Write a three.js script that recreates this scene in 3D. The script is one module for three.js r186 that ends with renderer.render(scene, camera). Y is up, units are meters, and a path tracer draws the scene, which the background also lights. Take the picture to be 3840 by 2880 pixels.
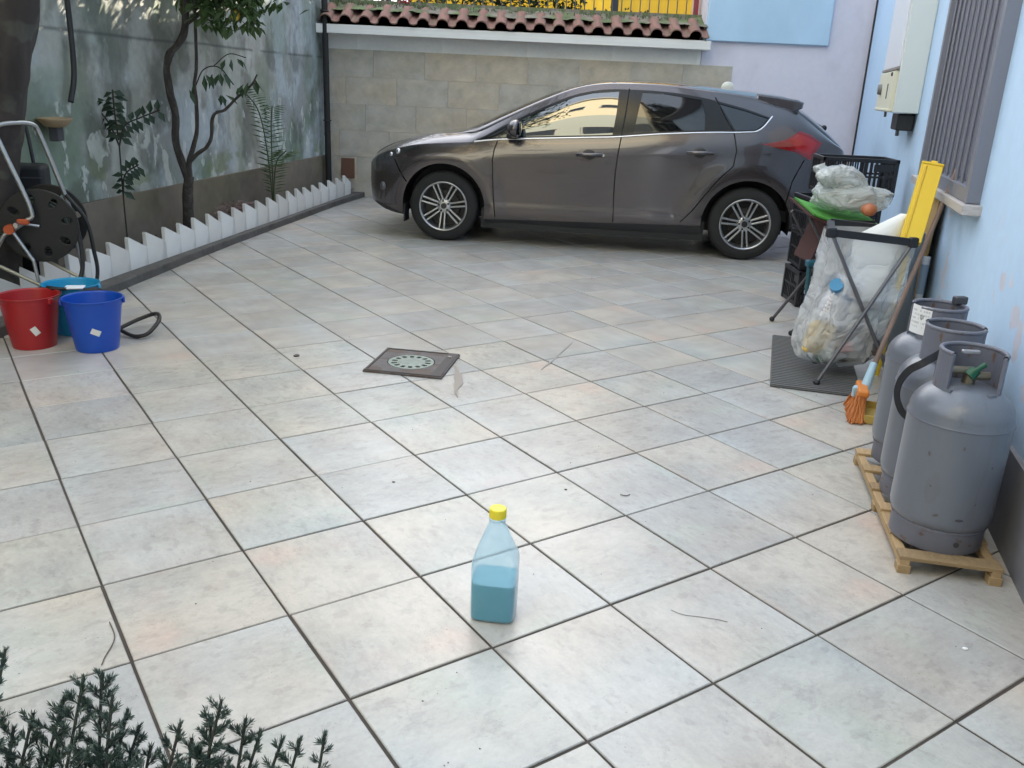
import * as THREE from 'three';
import { RoundedBoxGeometry } from 'three/addons/geometries/RoundedBoxGeometry.js';
import { mergeGeometries } from 'three/addons/utils/BufferGeometryUtils.js';

// ---------- camera, sky, sun, exposure ----------
const scene = new THREE.Scene();
const EYE = 1.3862, PITCH = -0.32871, ROLL = 0.045105;
const camera = new THREE.PerspectiveCamera(47.4, 4 / 3, 0.05, 400);
camera.position.set(0, EYE, 0);
camera.rotation.order = 'YXZ';
camera.rotation.set(PITCH, 0, ROLL);
scene.add(camera);

const renderer = new THREE.WebGLRenderer({ antialias: true });
renderer.toneMapping = THREE.LinearToneMapping;
renderer.toneMappingExposure = 4.2;
renderer.shadowMap.enabled = true;

const SUN = new THREE.Vector3(0.45, 0.5, -0.74).normalize();
{ // clear late-afternoon sky: pale haze at the horizon, soft blue overhead, a wide glow round the sun
  const W = 512, H = 256, d = new Float32Array(W * H * 4);
  for (let j = 0; j < H; j++) for (let i = 0; i < W; i++) {
    const el = ((j + 0.5) / H - 0.5) * Math.PI, az = ((i + 0.5) / W - 0.5) * 2 * Math.PI;
    const v = new THREE.Vector3(Math.cos(el) * Math.cos(az), Math.sin(el), Math.cos(el) * Math.sin(az));
    const h = Math.pow(1 - Math.max(0, v.y), 2.2), g = Math.pow(Math.max(0, v.dot(SUN)), 4) * 0.7;
    const k = (j * W + i) * 4;
    d[k] = 0.45 + 0.29 * h + g * 1.1; d[k + 1] = 0.51 + 0.25 * h + g; d[k + 2] = 0.60 + 0.18 * h + g * 0.88; d[k + 3] = 1;
  }
  const t = new THREE.DataTexture(d, W, H, THREE.RGBAFormat, THREE.FloatType);
  t.mapping = THREE.EquirectangularReflectionMapping; t.magFilter = THREE.LinearFilter; t.needsUpdate = true;
  scene.background = t; scene.environment = t;
}
const sun = new THREE.DirectionalLight(new THREE.Color(1, 0.9, 0.74), 5.0);
sun.name = 'sun';
sun.position.copy(SUN).multiplyScalar(40).add(new THREE.Vector3(0, 0, -6));
sun.target.position.set(0, 0, -6);
sun.castShadow = true;
Object.assign(sun.shadow.camera, { left: -25, right: 25, top: 25, bottom: -25, near: 1, far: 100 });
sun.shadow.mapSize.set(2048, 2048);
scene.add(sun, sun.target);

// ---------- helpers ----------
function rng(seed) { let a = seed >>> 0; return () => { a = (a + 0x6D2B79F5) | 0; let t = Math.imul(a ^ (a >>> 15), 1 | a); t = (t + Math.imul(t ^ (t >>> 7), 61 | t)) ^ t; return ((t ^ (t >>> 14)) >>> 0) / 4294967296; }; }
const hash2 = (x, y, s) => { let h = Math.imul(x, 374761393) ^ Math.imul(y, 668265263) ^ Math.imul(s, 974634541); h = Math.imul(h ^ (h >>> 13), 1274126177); return ((h ^ (h >>> 16)) >>> 0) / 4294967296; };
function vnoise(x, y, s) {
  const xi = Math.floor(x), yi = Math.floor(y); let fx = x - xi, fy = y - yi;
  fx = fx * fx * (3 - 2 * fx); fy = fy * fy * (3 - 2 * fy);
  const a = hash2(xi, yi, s), b = hash2(xi + 1, yi, s), c = hash2(xi, yi + 1, s), e = hash2(xi + 1, yi + 1, s);
  return a + (b - a) * fx + (c - a + (a - b - c + e) * fx) * fy;
}
function fbm(x, y, s, o = 4) { let v = 0, a = 0.5, t = 0; for (let i = 0; i < o; i++) { v += a * vnoise(x, y, s + i * 17); t += a; x *= 2.03; y *= 2.03; a *= 0.5; } return v / t; }
const clamp = (x, a = 0, b = 1) => Math.min(b, Math.max(a, x)), lerp = (a, b, t) => a + (b - a) * t;
const sstep = (a, b, x) => { const t = clamp((x - a) / (b - a)); return t * t * (3 - 2 * t); };
const toS = (l) => l <= 0.0031308 ? l * 12.92 : 1.055 * Math.pow(l, 1 / 2.4) - 0.055;
// a colour texture from linear values; fn(u, v) -> [r, g, b]
function tex(w, h, fn, rx = 1, ry = 1, data = false) {
  const d = new Uint8Array(w * h * 4);
  for (let j = 0; j < h; j++) for (let i = 0; i < w; i++) {
    const c = fn((i + 0.5) / w, (j + 0.5) / h), k = (j * w + i) * 4;
    for (let q = 0; q < 3; q++) d[k + q] = Math.round(255 * clamp(data ? c[q] : toS(Math.max(0, c[q]))));
    d[k + 3] = 255;
  }
  const t = new THREE.DataTexture(d, w, h, THREE.RGBAFormat);
  t.magFilter = THREE.LinearFilter; t.minFilter = THREE.LinearMipmapLinearFilter; t.generateMipmaps = true;
  t.wrapS = t.wrapT = THREE.RepeatWrapping; t.repeat.set(rx, ry);
  if (!data) t.colorSpace = THREE.SRGBColorSpace;
  t.needsUpdate = true;
  return t;
}
const rgb = (r, g, b) => new THREE.Color().setRGB(r, g, b);
function mat(r, g, b, rough = 0.6, o = {}) { const { phys, ...p } = o; return new (phys ? THREE.MeshPhysicalMaterial : THREE.MeshStandardMaterial)({ color: rgb(r, g, b), roughness: rough, side: THREE.DoubleSide, ...p }); }
const used = {};
const numbered = (n) => { used[n] = (used[n] ?? -1) + 1; return used[n] ? n + '_' + String(used[n]).padStart(3, '0') : n; };
function M(name, geo, m, parent) {
  const o = new THREE.Mesh(geo, m); o.castShadow = o.receiveShadow = true;
  o.name = (!parent || parent === scene) ? numbered(name) : name;
  (parent ?? scene).add(o); return o;
}
function tag(o, label, category, group) { o.userData.label = label; o.userData.category = category; if (group) o.userData.group = group; return o; }
function thing(name, label, category, pos = [0, 0, 0], ry = 0, group) {
  const o = new THREE.Group(); o.name = numbered(name); o.position.set(...pos); o.rotation.y = ry; scene.add(o);
  return tag(o, label, category, group);
}
const struct = (o) => { o.userData.kind = 'structure'; return o; };
const V3 = (x, y, z) => new THREE.Vector3(x, y, z);
const at = (g, x = 0, y = 0, z = 0, rx = 0, ry = 0, rz = 0) => g.applyMatrix4(new THREE.Matrix4().compose(V3(x, y, z), new THREE.Quaternion().setFromEuler(new THREE.Euler(rx, ry, rz)), V3(1, 1, 1)));
const bx = (w, h, d, x = 0, y = 0, z = 0) => new THREE.BoxGeometry(w, h, d).translate(x, y, z);
const rb = (w, h, d, r, x = 0, y = 0, z = 0, s = 2) => new RoundedBoxGeometry(w, h, d, s, Math.min(r, w / 2.01, h / 2.01, d / 2.01)).translate(x, y, z);
const cyl = (r1, r2, h, n = 24, x = 0, y = 0, z = 0, open = false) => new THREE.CylinderGeometry(r1, r2, h, n, 1, open).translate(x, y, z);
const curve = (pts, closed = false, t = 0.5) => new THREE.CatmullRomCurve3(pts.map((p) => p.isVector3 ? p : V3(...p)), closed, 'catmullrom', t);
const tube = (pts, r, n = 8, seg, closed = false) => new THREE.TubeGeometry(curve(pts, closed), seg ?? pts.length * 6, r, n, closed);
function rod(a, b, r, r2 = r, n = 10) { // straight round bar with ends
  const A = V3(...a), B = V3(...b), g = new THREE.CylinderGeometry(r2, r, A.distanceTo(B), n);
  g.applyQuaternion(new THREE.Quaternion().setFromUnitVectors(V3(0, 1, 0), B.clone().sub(A).normalize()));
  return g.translate((A.x + B.x) / 2, (A.y + B.y) / 2, (A.z + B.z) / 2);
}
function barBox(a, b, w, d, up = V3(0, 0, 1)) { // straight square bar from a to b
  const A = V3(...a), B = V3(...b), y = B.clone().sub(A).normalize(), x = new THREE.Vector3().crossVectors(y, up).normalize(), z = new THREE.Vector3().crossVectors(x, y);
  return new THREE.BoxGeometry(w, A.distanceTo(B), d).applyMatrix4(new THREE.Matrix4().makeBasis(x, y, z).setPosition((A.x + B.x) / 2, (A.y + B.y) / 2, (A.z + B.z) / 2));
}
const lathe = (pts, n = 40) => new THREE.LatheGeometry(pts.map((p) => new THREE.Vector2(...p)), n);
const strip = (g) => { const q = g.index ? g.toNonIndexed() : g; for (const k of Object.keys(q.attributes)) if (!['position', 'normal', 'uv'].includes(k)) q.deleteAttribute(k); if (!q.attributes.uv) q.setAttribute('uv', new THREE.BufferAttribute(new Float32Array(q.attributes.position.count * 2), 2)); return q; };
const merge = (...gs) => mergeGeometries(gs.flat().map(strip));
function wobble(g, amp, freq, seed) { // uneven surface: moves points along their normals
  const p = g.attributes.position, n = g.attributes.normal;
  for (let i = 0; i < p.count; i++) {
    const x = p.getX(i), y = p.getY(i), z = p.getZ(i), d = (fbm(x * freq + y * 1.7 * freq + 40, z * freq - y * 0.9 * freq + 40, seed, 3) - 0.5) * 2 * amp;
    p.setXYZ(i, x + n.getX(i) * d, y + n.getY(i) * d, z + n.getZ(i) * d);
  }
  g.computeVertexNormals(); return g;
}
// geometry of raw triangles with normals: list of [x,y,z,nx,ny,nz] triples
function triGeo(tris) {
  const p = new Float32Array(tris.length * 9), n = new Float32Array(tris.length * 9), u = new Float32Array(tris.length * 6);
  tris.forEach((t, i) => t.forEach((v, j) => { for (let k = 0; k < 3; k++) { p[i * 9 + j * 3 + k] = v[k]; n[i * 9 + j * 3 + k] = v[k + 3]; } u[i * 6 + j * 2] = v[0]; u[i * 6 + j * 2 + 1] = v[1]; }));
  const g = new THREE.BufferGeometry();
  g.setAttribute('position', new THREE.BufferAttribute(p, 3)); g.setAttribute('normal', new THREE.BufferAttribute(n, 3)); g.setAttribute('uv', new THREE.BufferAttribute(u, 2));
  return g;
}
// many leaves as one geometry; each leaf is a folded, curved blade of 4 triangles
function leaves(list) {
  const P = [], N = [];
  const a = V3(), b = V3(), c = V3();
  const push = (...t) => { a.subVectors(t[1], t[0]); b.subVectors(t[2], t[0]); c.crossVectors(a, b).normalize(); for (const q of t) { P.push(q.x, q.y, q.z); N.push(c.x, c.y, c.z); } };
  for (const { p, dir, up, l, w, curl = 0.2 } of list) {
    const d = dir.clone().normalize(), s = new THREE.Vector3().crossVectors(d, up).normalize(), n = new THREE.Vector3().crossVectors(s, d);
    const tip = p.clone().addScaledVector(d, l).addScaledVector(n, -curl * l), mid = p.clone().addScaledVector(d, l * 0.5).addScaledVector(n, -curl * l * 0.25 - w * 0.1);
    const L = mid.clone().addScaledVector(s, -w / 2).addScaledVector(n, w * 0.18), R = mid.clone().addScaledVector(s, w / 2).addScaledVector(n, w * 0.18);
    push(p, L, mid); push(L, tip, mid); push(p, mid, R); push(R, mid, tip);
  }
  const g = new THREE.BufferGeometry();
  g.setAttribute('position', new THREE.BufferAttribute(new Float32Array(P), 3)); g.setAttribute('normal', new THREE.BufferAttribute(new Float32Array(N), 3));
  g.setAttribute('uv', new THREE.BufferAttribute(new Float32Array(P.length / 3 * 2), 2));
  return g;
}
// tapered branch along points [[x,y,z,r],...]
function branch(pts, n = 9, seg) {
  const c = curve(pts.map((p) => V3(p[0], p[1], p[2]))), m = seg ?? pts.length * 5, f = c.computeFrenetFrames(m), P = [], N = [], U = [], I = [];
  for (let i = 0; i <= m; i++) {
    const t = i / m, o = c.getPoint(t), x = t * (pts.length - 1), k = Math.min(pts.length - 2, Math.floor(x)), r = lerp(pts[k][3], pts[k + 1][3], x - k);
    for (let j = 0; j <= n; j++) {
      const a = j / n * 2 * Math.PI, q = f.normals[i].clone().multiplyScalar(Math.cos(a)).addScaledVector(f.binormals[i], Math.sin(a)), rr = r * (1 + 0.16 * (vnoise(t * m * 0.7, (j % n) * 1.3, 5) - 0.5));
      P.push(o.x + q.x * rr, o.y + q.y * rr, o.z + q.z * rr); N.push(q.x, q.y, q.z); U.push(j / n, t * 3);
      if (i < m && j < n) { const A = i * (n + 1) + j, B = A + n + 1; I.push(A, A + 1, B, B, A + 1, B + 1); }
    }
  }
  const g = new THREE.BufferGeometry();
  g.setAttribute('position', new THREE.BufferAttribute(new Float32Array(P), 3)); g.setAttribute('normal', new THREE.BufferAttribute(new Float32Array(N), 3)); g.setAttribute('uv', new THREE.BufferAttribute(new Float32Array(U), 2)); g.setIndex(I);
  return g;
}
// box with metre uv on all faces
function mbox(w, h, d, x = 0, y = 0, z = 0, sc = 1) {
  const g = new THREE.BoxGeometry(w, h, d), p = g.attributes.position, n = g.attributes.normal, u = g.attributes.uv;
  g.translate(x, y, z);
  for (let i = 0; i < p.count; i++) {
    const ax = Math.abs(n.getX(i)), ay = Math.abs(n.getY(i));
    u.setXY(i, (ax > 0.5 ? p.getZ(i) : p.getX(i)) * sc, (ay > 0.5 ? p.getZ(i) : p.getY(i)) * sc);
  }
  return g;
}
// ---------- the ground and the tiled floor ----------
const TH = 0.601463, T = 0.4, FX = -2.2644, FZ = -3.791;      // turn, tile size and origin of the tile grid
const mGround = mat(0.16, 0.14, 0.12, 0.95);
struct(M('ground', new THREE.PlaneGeometry(600, 600).rotateX(-Math.PI / 2).translate(0, -0.03, 0), mGround));
const KERB = [[-3.2, 2.0], [-2.98, -1.5], [-2.79, -4.0], [-2.69, -4.9], [-2.605, -5.6], [-2.52, -6.6], [-2.415, -7.6], [-2.26, -8.8], [-2.11, -10], [-1.935, -11.0]];
const kerbX = (z) => { for (let i = 0; i < KERB.length - 1; i++) { const [a, b] = KERB[i], [c, d] = KERB[i + 1]; if (z <= b && z >= d) return lerp(a, c, (z - b) / (d - b)); } return KERB[0][0]; };
const wallX = (z) => 4.01 - 0.27 * (z + 11.006) / 0.963;
const floor = new THREE.Group(); floor.name = 'floor'; struct(floor); scene.add(floor);
floor.position.set(FX, 0, FZ); floor.rotation.y = TH;
{
  const grout = mat(0.072, 0.061, 0.055, 0.95, { map: tex(512, 512, (u, v) => { const n = fbm(u * 60, v * 60, 3, 4); const k = 0.55 + 0.9 * n; return [0.9 * k, 0.85 * k, 0.8 * k]; }, 4, 4) });
  M('grout', new THREE.PlaneGeometry(22, 22).rotateX(-Math.PI / 2).translate(1, -0.0045, -2), grout, floor);
  const TINTS = [[0.405, 0.386, 0.363], [0.4, 0.382, 0.36], [0.45, 0.422, 0.384], [0.41, 0.385, 0.357], [0.402, 0.382, 0.361], [0.451, 0.423, 0.384], [0.434, 0.413, 0.388], [0.434, 0.409, 0.373], [0.437, 0.419, 0.393], [0.433, 0.405, 0.378], [0.416, 0.402, 0.374], [0.443, 0.416, 0.386]];
  const mats = [];
  const farMats = [];
  TINTS.forEach((c, q) => { for (const far of [false, true]) {
    const s = 100 + q * 31;
    const map = tex(far ? 40 : 400, far ? 40 : 400, (u, v) => {
      const big = fbm(u * 2.6 + q * 7, v * 2.6, s, 4), str = fbm(u * 3 + big * 2, v * 13, s + 3, 4), warm = fbm(u * 1.3, v * 1.3 + 9, s + 5, 2) - 0.5, pink = sstep(0.55, 0.9, fbm(u * 1.7 + 5, v * 1.7, s + 8, 4)) * ((q * 7) % 5) / 3, green = sstep(0.55, 0.9, fbm(u * 1.9, v * 1.9 + 21, s + 12, 4));
      const fine = far ? 0 : fbm(u * 70, v * 70, s + 9, 2) - 0.5, pit = far ? 0 : sstep(0.86, 0.95, vnoise(u * 150, v * 150, s + 11)) * sstep(0.45, 0.7, fbm(u * 6, v * 6, s + 13, 2));
      let k = 1 + 0.36 * (big - 0.5) + 0.12 * (str - 0.5) + 0.10 * fine + (far ? 0 : 0.15 * (fbm(u * 20, v * 34, s + 21, 3) - 0.5) - 0.10 * sstep(0.60, 0.72, fbm(u * 11, v * 15, s + 23, 5))); k *= 1 - 0.30 * pit; if (!far) { const sc = 1 - Math.abs(fbm(u * 7 + v * 3, v * 7 - u * 2, s + 15, 3) - 0.5) * 40; k *= 1 - 0.10 * Math.max(0, sc) * sstep(0.55, 0.75, fbm(u * 3, v * 3, s + 16, 2)); }
      return [c[0] * k * (1 + 0.15 * warm + 0.14 * pink - 0.06 * green), c[1] * k * (1 - 0.03 * pink + 0.015 * green), c[2] * k * (1 - 0.13 * warm - 0.05 * pink - 0.02 * green)];
    });
    (far ? farMats : mats).push(new THREE.MeshPhysicalMaterial({ map, roughness: 0.27, specularIntensity: 1, ior: 1.52 }));
  } });
  // tile slab with eased edges
  const slab = (gap) => {
    const a = T / 2 - gap, c = 0.0022, P = [], N = [], U = [];
    const quad = (p, n) => { for (const k of [0, 1, 2, 0, 2, 3]) { P.push(...p[k]); N.push(...n); U.push(p[k][0] / T + 0.5, p[k][2] / T + 0.5); } };
    quad([[-a + c, 0, a - c], [a - c, 0, a - c], [a - c, 0, -a + c], [-a + c, 0, -a + c]], [0, 1, 0]);
    for (let k = 0; k < 4; k++) {
      const r = (x, y, z) => { const A = k * Math.PI / 2, C = Math.cos(A), S = Math.sin(A); return [x * C + z * S, y, -x * S + z * C]; }, h = Math.SQRT1_2;
      quad([r(-a, -c, a), r(a, -c, a), r(a - c, 0, a - c), r(-a + c, 0, a - c)], r(0, h, h)); quad([r(-a, -0.009, a), r(a, -0.009, a), r(a, -c, a), r(-a, -c, a)], r(0, 0, 1));
    }
    const g = new THREE.BufferGeometry();
    g.setAttribute('position', new THREE.BufferAttribute(new Float32Array(P), 3)); g.setAttribute('normal', new THREE.BufferAttribute(new Float32Array(N), 3)); g.setAttribute('uv', new THREE.BufferAttribute(new Float32Array(U), 2));
    return g;
  };
  const geos = [slab(0.0040), slab(0.0045), slab(0.0035)], R = rng(77), cells = [];
  for (let i = -16; i < 26; i++) for (let j = -24; j < 20; j++) {
    const lx = (i + 0.5) * T, lz = (j + 0.5) * T, x = FX + lx * Math.cos(TH) + lz * Math.sin(TH), z = FZ - lx * Math.sin(TH) + lz * Math.cos(TH);
    const q = [R(), R(), R(), R(), R(), R()];
    if (z < -11.3 || z > 2.2 || x < kerbX(clamp(z, -11, 2)) - 0.24 || x > wallX(z) + 0.24) continue;
    cells.push({ lx, lz, q, d: Math.hypot(x, z) + (z > -1.2 ? 40 : 0) });
  }
  cells.sort((a, b) => a.d - b.d);
  const rest = [];
  cells.forEach((c, n) => {
    const m = (c.d > 4.6 && c.d < 40 ? farMats : mats)[Math.floor(c.q[0] * mats.length)], g = geos[Math.floor(c.q[1] * 3)], ry = Math.floor(c.q[2] * 4) * Math.PI / 2, y = (c.q[3] - 0.5) * 0.0016;
    if (n < 300) { const o = M('floor_tile', g, m, floor); o.position.set(c.lx + (c.q[4] - 0.5) * 0.0024, y, c.lz + (c.q[5] - 0.5) * 0.0024); o.rotation.y = ry; }
    else rest.push(g.clone().rotateY(ry).translate(c.lx, y, c.lz));
  });
  if (rest.length) M('floor_tiles_beyond', mergeGeometries(rest), farMats[1], floor).userData.kind = 'stuff';
}
// ---------- planter strip, kerb ----------
const EA = [-2.733, -5.712], EU = [0.126, -0.992];             // a point and the direction of the white edging
const edgeAt = (s) => [EA[0] + EU[0] * s, EA[1] + EU[1] * s];
{
  const kerbTex = tex(512, 512, (u, v) => { const n = fbm(u * 9, v * 9, 21, 5), f = fbm(u * 60, v * 60, 22, 2); const k = 0.55 + 0.7 * n + 0.3 * (f - 0.5); return [0.105 * k, 0.098 * k, 0.092 * k]; });
  const s = new THREE.Shape(); KERB.forEach(([x, z], i) => i ? s.lineTo(x, -z) : s.moveTo(x, -z));
  s.lineTo(-2.16, 11.0); s.lineTo(-2.19, 10.2); s.lineTo(-2.78, 5.6); s.lineTo(-2.93, 4.3); s.lineTo(-3.5, -2.0);
  const g = new THREE.ExtrudeGeometry(s, { depth: 0.07, bevelEnabled: true, bevelSize: 0.008, bevelThickness: 0.008, bevelSegments: 2 }).rotateX(-Math.PI / 2).translate(0, -0.02, 0);
  struct(M('kerb', g, new THREE.MeshStandardMaterial({ map: kerbTex, roughness: 0.85, bumpMap: kerbTex, bumpScale: 0.004 })));
  const R = rng(5), soil = new THREE.PlaneGeometry(1.6, 13.5, 40, 260).rotateX(-Math.PI / 2).translate(-3.0, 0.06, -4.6);
  const p = soil.attributes.position; for (let i = 0; i < p.count; i++) { const x = p.getX(i), z = p.getZ(i); p.setXYZ(i, x, p.getY(i) + 0.05 * fbm(x * 6, z * 6, 31, 3) + 0.02 * (R() - 0.5), z); }
  soil.computeVertexNormals();
  // keep the soil inside the strip: squeeze its width between the edging and the wall
  for (let i = 0; i < p.count; i++) { const z = p.getZ(i), ex = EA[0] + EU[0] * (z - EA[1]) / EU[1] - 0.005, wx = -2.41 - 0.127 * (z + 11.006), t = (i % 41) / 40; p.setX(i, lerp(wx - 0.02, ex, t)); }
  soil.computeVertexNormals();
  struct(M('soil', soil, mat(0.045, 0.032, 0.024, 1, { map: tex(512, 512, (u, v) => { const k = 0.4 + 1.1 * fbm(u * 40, v * 160, 41, 4); return [k, k, k]; }) })));
}
// white saw-tooth edging
{
  const e = thing('garden_edging', 'white saw-tooth edging tiles standing along the planter kerb', 'edging');
  const wt = tex(256, 256, (u, v) => { const n = fbm(u * 5, v * 5, 51, 4), d = sstep(0.55, 0.75, fbm(u * 8, v * 3, 57, 3)); const k = 0.92 + 0.2 * (n - 0.5) - 0.22 * d; return [0.80 * k, 0.79 * k, 0.765 * k]; });
  const mm = [0, 1, 2].map((k) => new THREE.MeshStandardMaterial({ map: wt, color: rgb(1 - k * 0.05, 1 - k * 0.06, 1 - k * 0.07), roughness: 0.7 })), R = rng(8);
  const tips = [-1.55, -1.31, -1.08, -0.86, -0.65, -0.41, -0.19, 0.03, 0.256, 0.485, 0.745, 0.963, 1.197, 1.434, 1.657, 1.91, 2.14, 2.397, 2.651, 2.895, 3.145, 3.376, 3.6, 3.847, 4.089, 4.36, 4.635, 4.9];
  tips.forEach((s0, i) => {
    const w = (tips[i + 1] ?? 5.13) - s0 - 0.003, top = 0.288 + (R() - 0.5) * 0.014, low = 0.190 + (R() - 0.5) * 0.014;
    const sh = new THREE.Shape([[0, 0.03], [0, top - 0.01], [0.006, top], [w, low], [w, 0.03]].map((q) => new THREE.Vector2(...q)));
    const g = new THREE.ExtrudeGeometry(sh, { depth: 0.024, bevelEnabled: true, bevelSize: 0.002, bevelThickness: 0.003, bevelSegments: 1 });
    const o = M('edging_tile', g, mm[Math.floor(R() * 3)], e), [x, z] = edgeAt(s0);
    o.position.set(x, 0, z); o.rotation.y = Math.atan2(-EU[1], EU[0]) + (R() - 0.5) * 0.012; o.rotation.z = (R() - 0.5) * 0.02;
  });
}
// ---------- left garden wall ----------
{
  const w = thing('garden_wall', 'old mossy garden wall with stained grey-blue plaster on the left', 'wall', [-2.40, 0, -11.006], Math.atan2(-0.992, -0.126));
  const map = tex(2048, 820, (u, v) => {
    const x = u * 8, y = v * 2.8;                                // metres along the wall and up
    const warp = fbm(x * 1.3, y * 1.3, 61, 4), big = fbm(x * 0.7 + warp, y * 0.9, 62, 4), st = fbm(x * 4.2 + warp * 3, y * 2.0, 63, 6), mid = fbm(x * 3.2, y * 2.6, 64, 6), fine = fbm(x * 26, y * 26, 65, 3);
    const blue = sstep(0.42, 0.62, fbm(x * 0.9 + 3, y * 1.1, 66, 5) + 0.10 * sstep(4.2, 6, x));
    let c = [lerp(0.45, 0.42, blue), lerp(0.45, 0.465, blue), lerp(0.405, 0.485, blue)];
    const low0 = sstep(1.5, 0.7, y), streak = sstep(0.46, 0.66, st), mould = sstep(0.5, 0.68, mid) * 0.8, green = sstep(0.44, 0.68, fbm(x * 2.2 + 9, y * 1.7, 67, 6));
    const mix = (d, t) => { for (let k = 0; k < 3; k++) c[k] = lerp(c[k], d[k], t); };
    mix([0.19, 0.18, 0.14], streak * 0.5); mix([0.11, 0.18, 0.095], green * (0.38 + 0.25 * low0)); mix([0.085, 0.09, 0.07], mould * 0.75);
    // flaked plaster: pale scabs gathered low on the wall, with hard outlines
    const low = sstep(1.45, 0.75, y) + 0.12, fl = sstep(0.60, 0.64, fbm(x * 10 + 2, y * 6, 68, 5) + 0.05 * (low - 0.5)) * (low > 0.5 ? 1 : 0.25);
    mix([0.62, 0.64, 0.60], fl * 0.7 * sstep(0.35, 0.6, fbm(x * 13, y * 8, 69, 3)));
    mix([0.19, 0.23, 0.10], sstep(0.62, 0.70, fbm(x * 4, y * 5 + 7, 70, 4)) * 0.6 * sstep(1.0, 0.5, y));
    const joint = Math.exp(-Math.pow((y - 1.60 - 0.02 * (warp - 0.5)) / 0.012, 2)) * sstep(0.3, 0.5, mid);
    mix([0.07, 0.075, 0.075], joint * 0.6);
    const k = 0.82 + 0.36 * (big - 0.3) + 0.22 * (fine - 0.5);
    return [c[0] * k, c[1] * k, c[2] * k];
  }, 1 / 8, 1 / 2.8);
  const mw = new THREE.MeshStandardMaterial({ map, roughness: 0.95, bumpMap: map, bumpScale: 0.02 });
  M('wall_body', mbox(15, 2.7, 0.25, 7.2, 1.25, 0.125), mw, w);
  const pt = tex(512, 256, (u, v) => { const n = fbm(u * 8, v * 5, 71, 5), f = fbm(u * 60, v * 30, 72, 2), g = sstep(0.5, 0.7, fbm(u * 5 + 3, v * 3, 73, 4)); const k = 0.6 + 0.8 * n + 0.25 * (f - 0.5); return [0.175 * k, lerp(0.145, 0.148, g) * k, lerp(0.112, 0.10, g) * k]; }, 0.25, 0.5);
  M('plinth', mbox(15, 0.55, 0.03, 7.2, 0.215, -0.012), new THREE.MeshStandardMaterial({ map: pt, roughness: 0.95, bumpMap: pt, bumpScale: 0.006 }), w);
  M('coping', rb(15, 0.06, 0.34, 0.012, 7.2, 2.63, 0.125), mat(0.2, 0.19, 0.17, 0.9), w);
}
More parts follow.
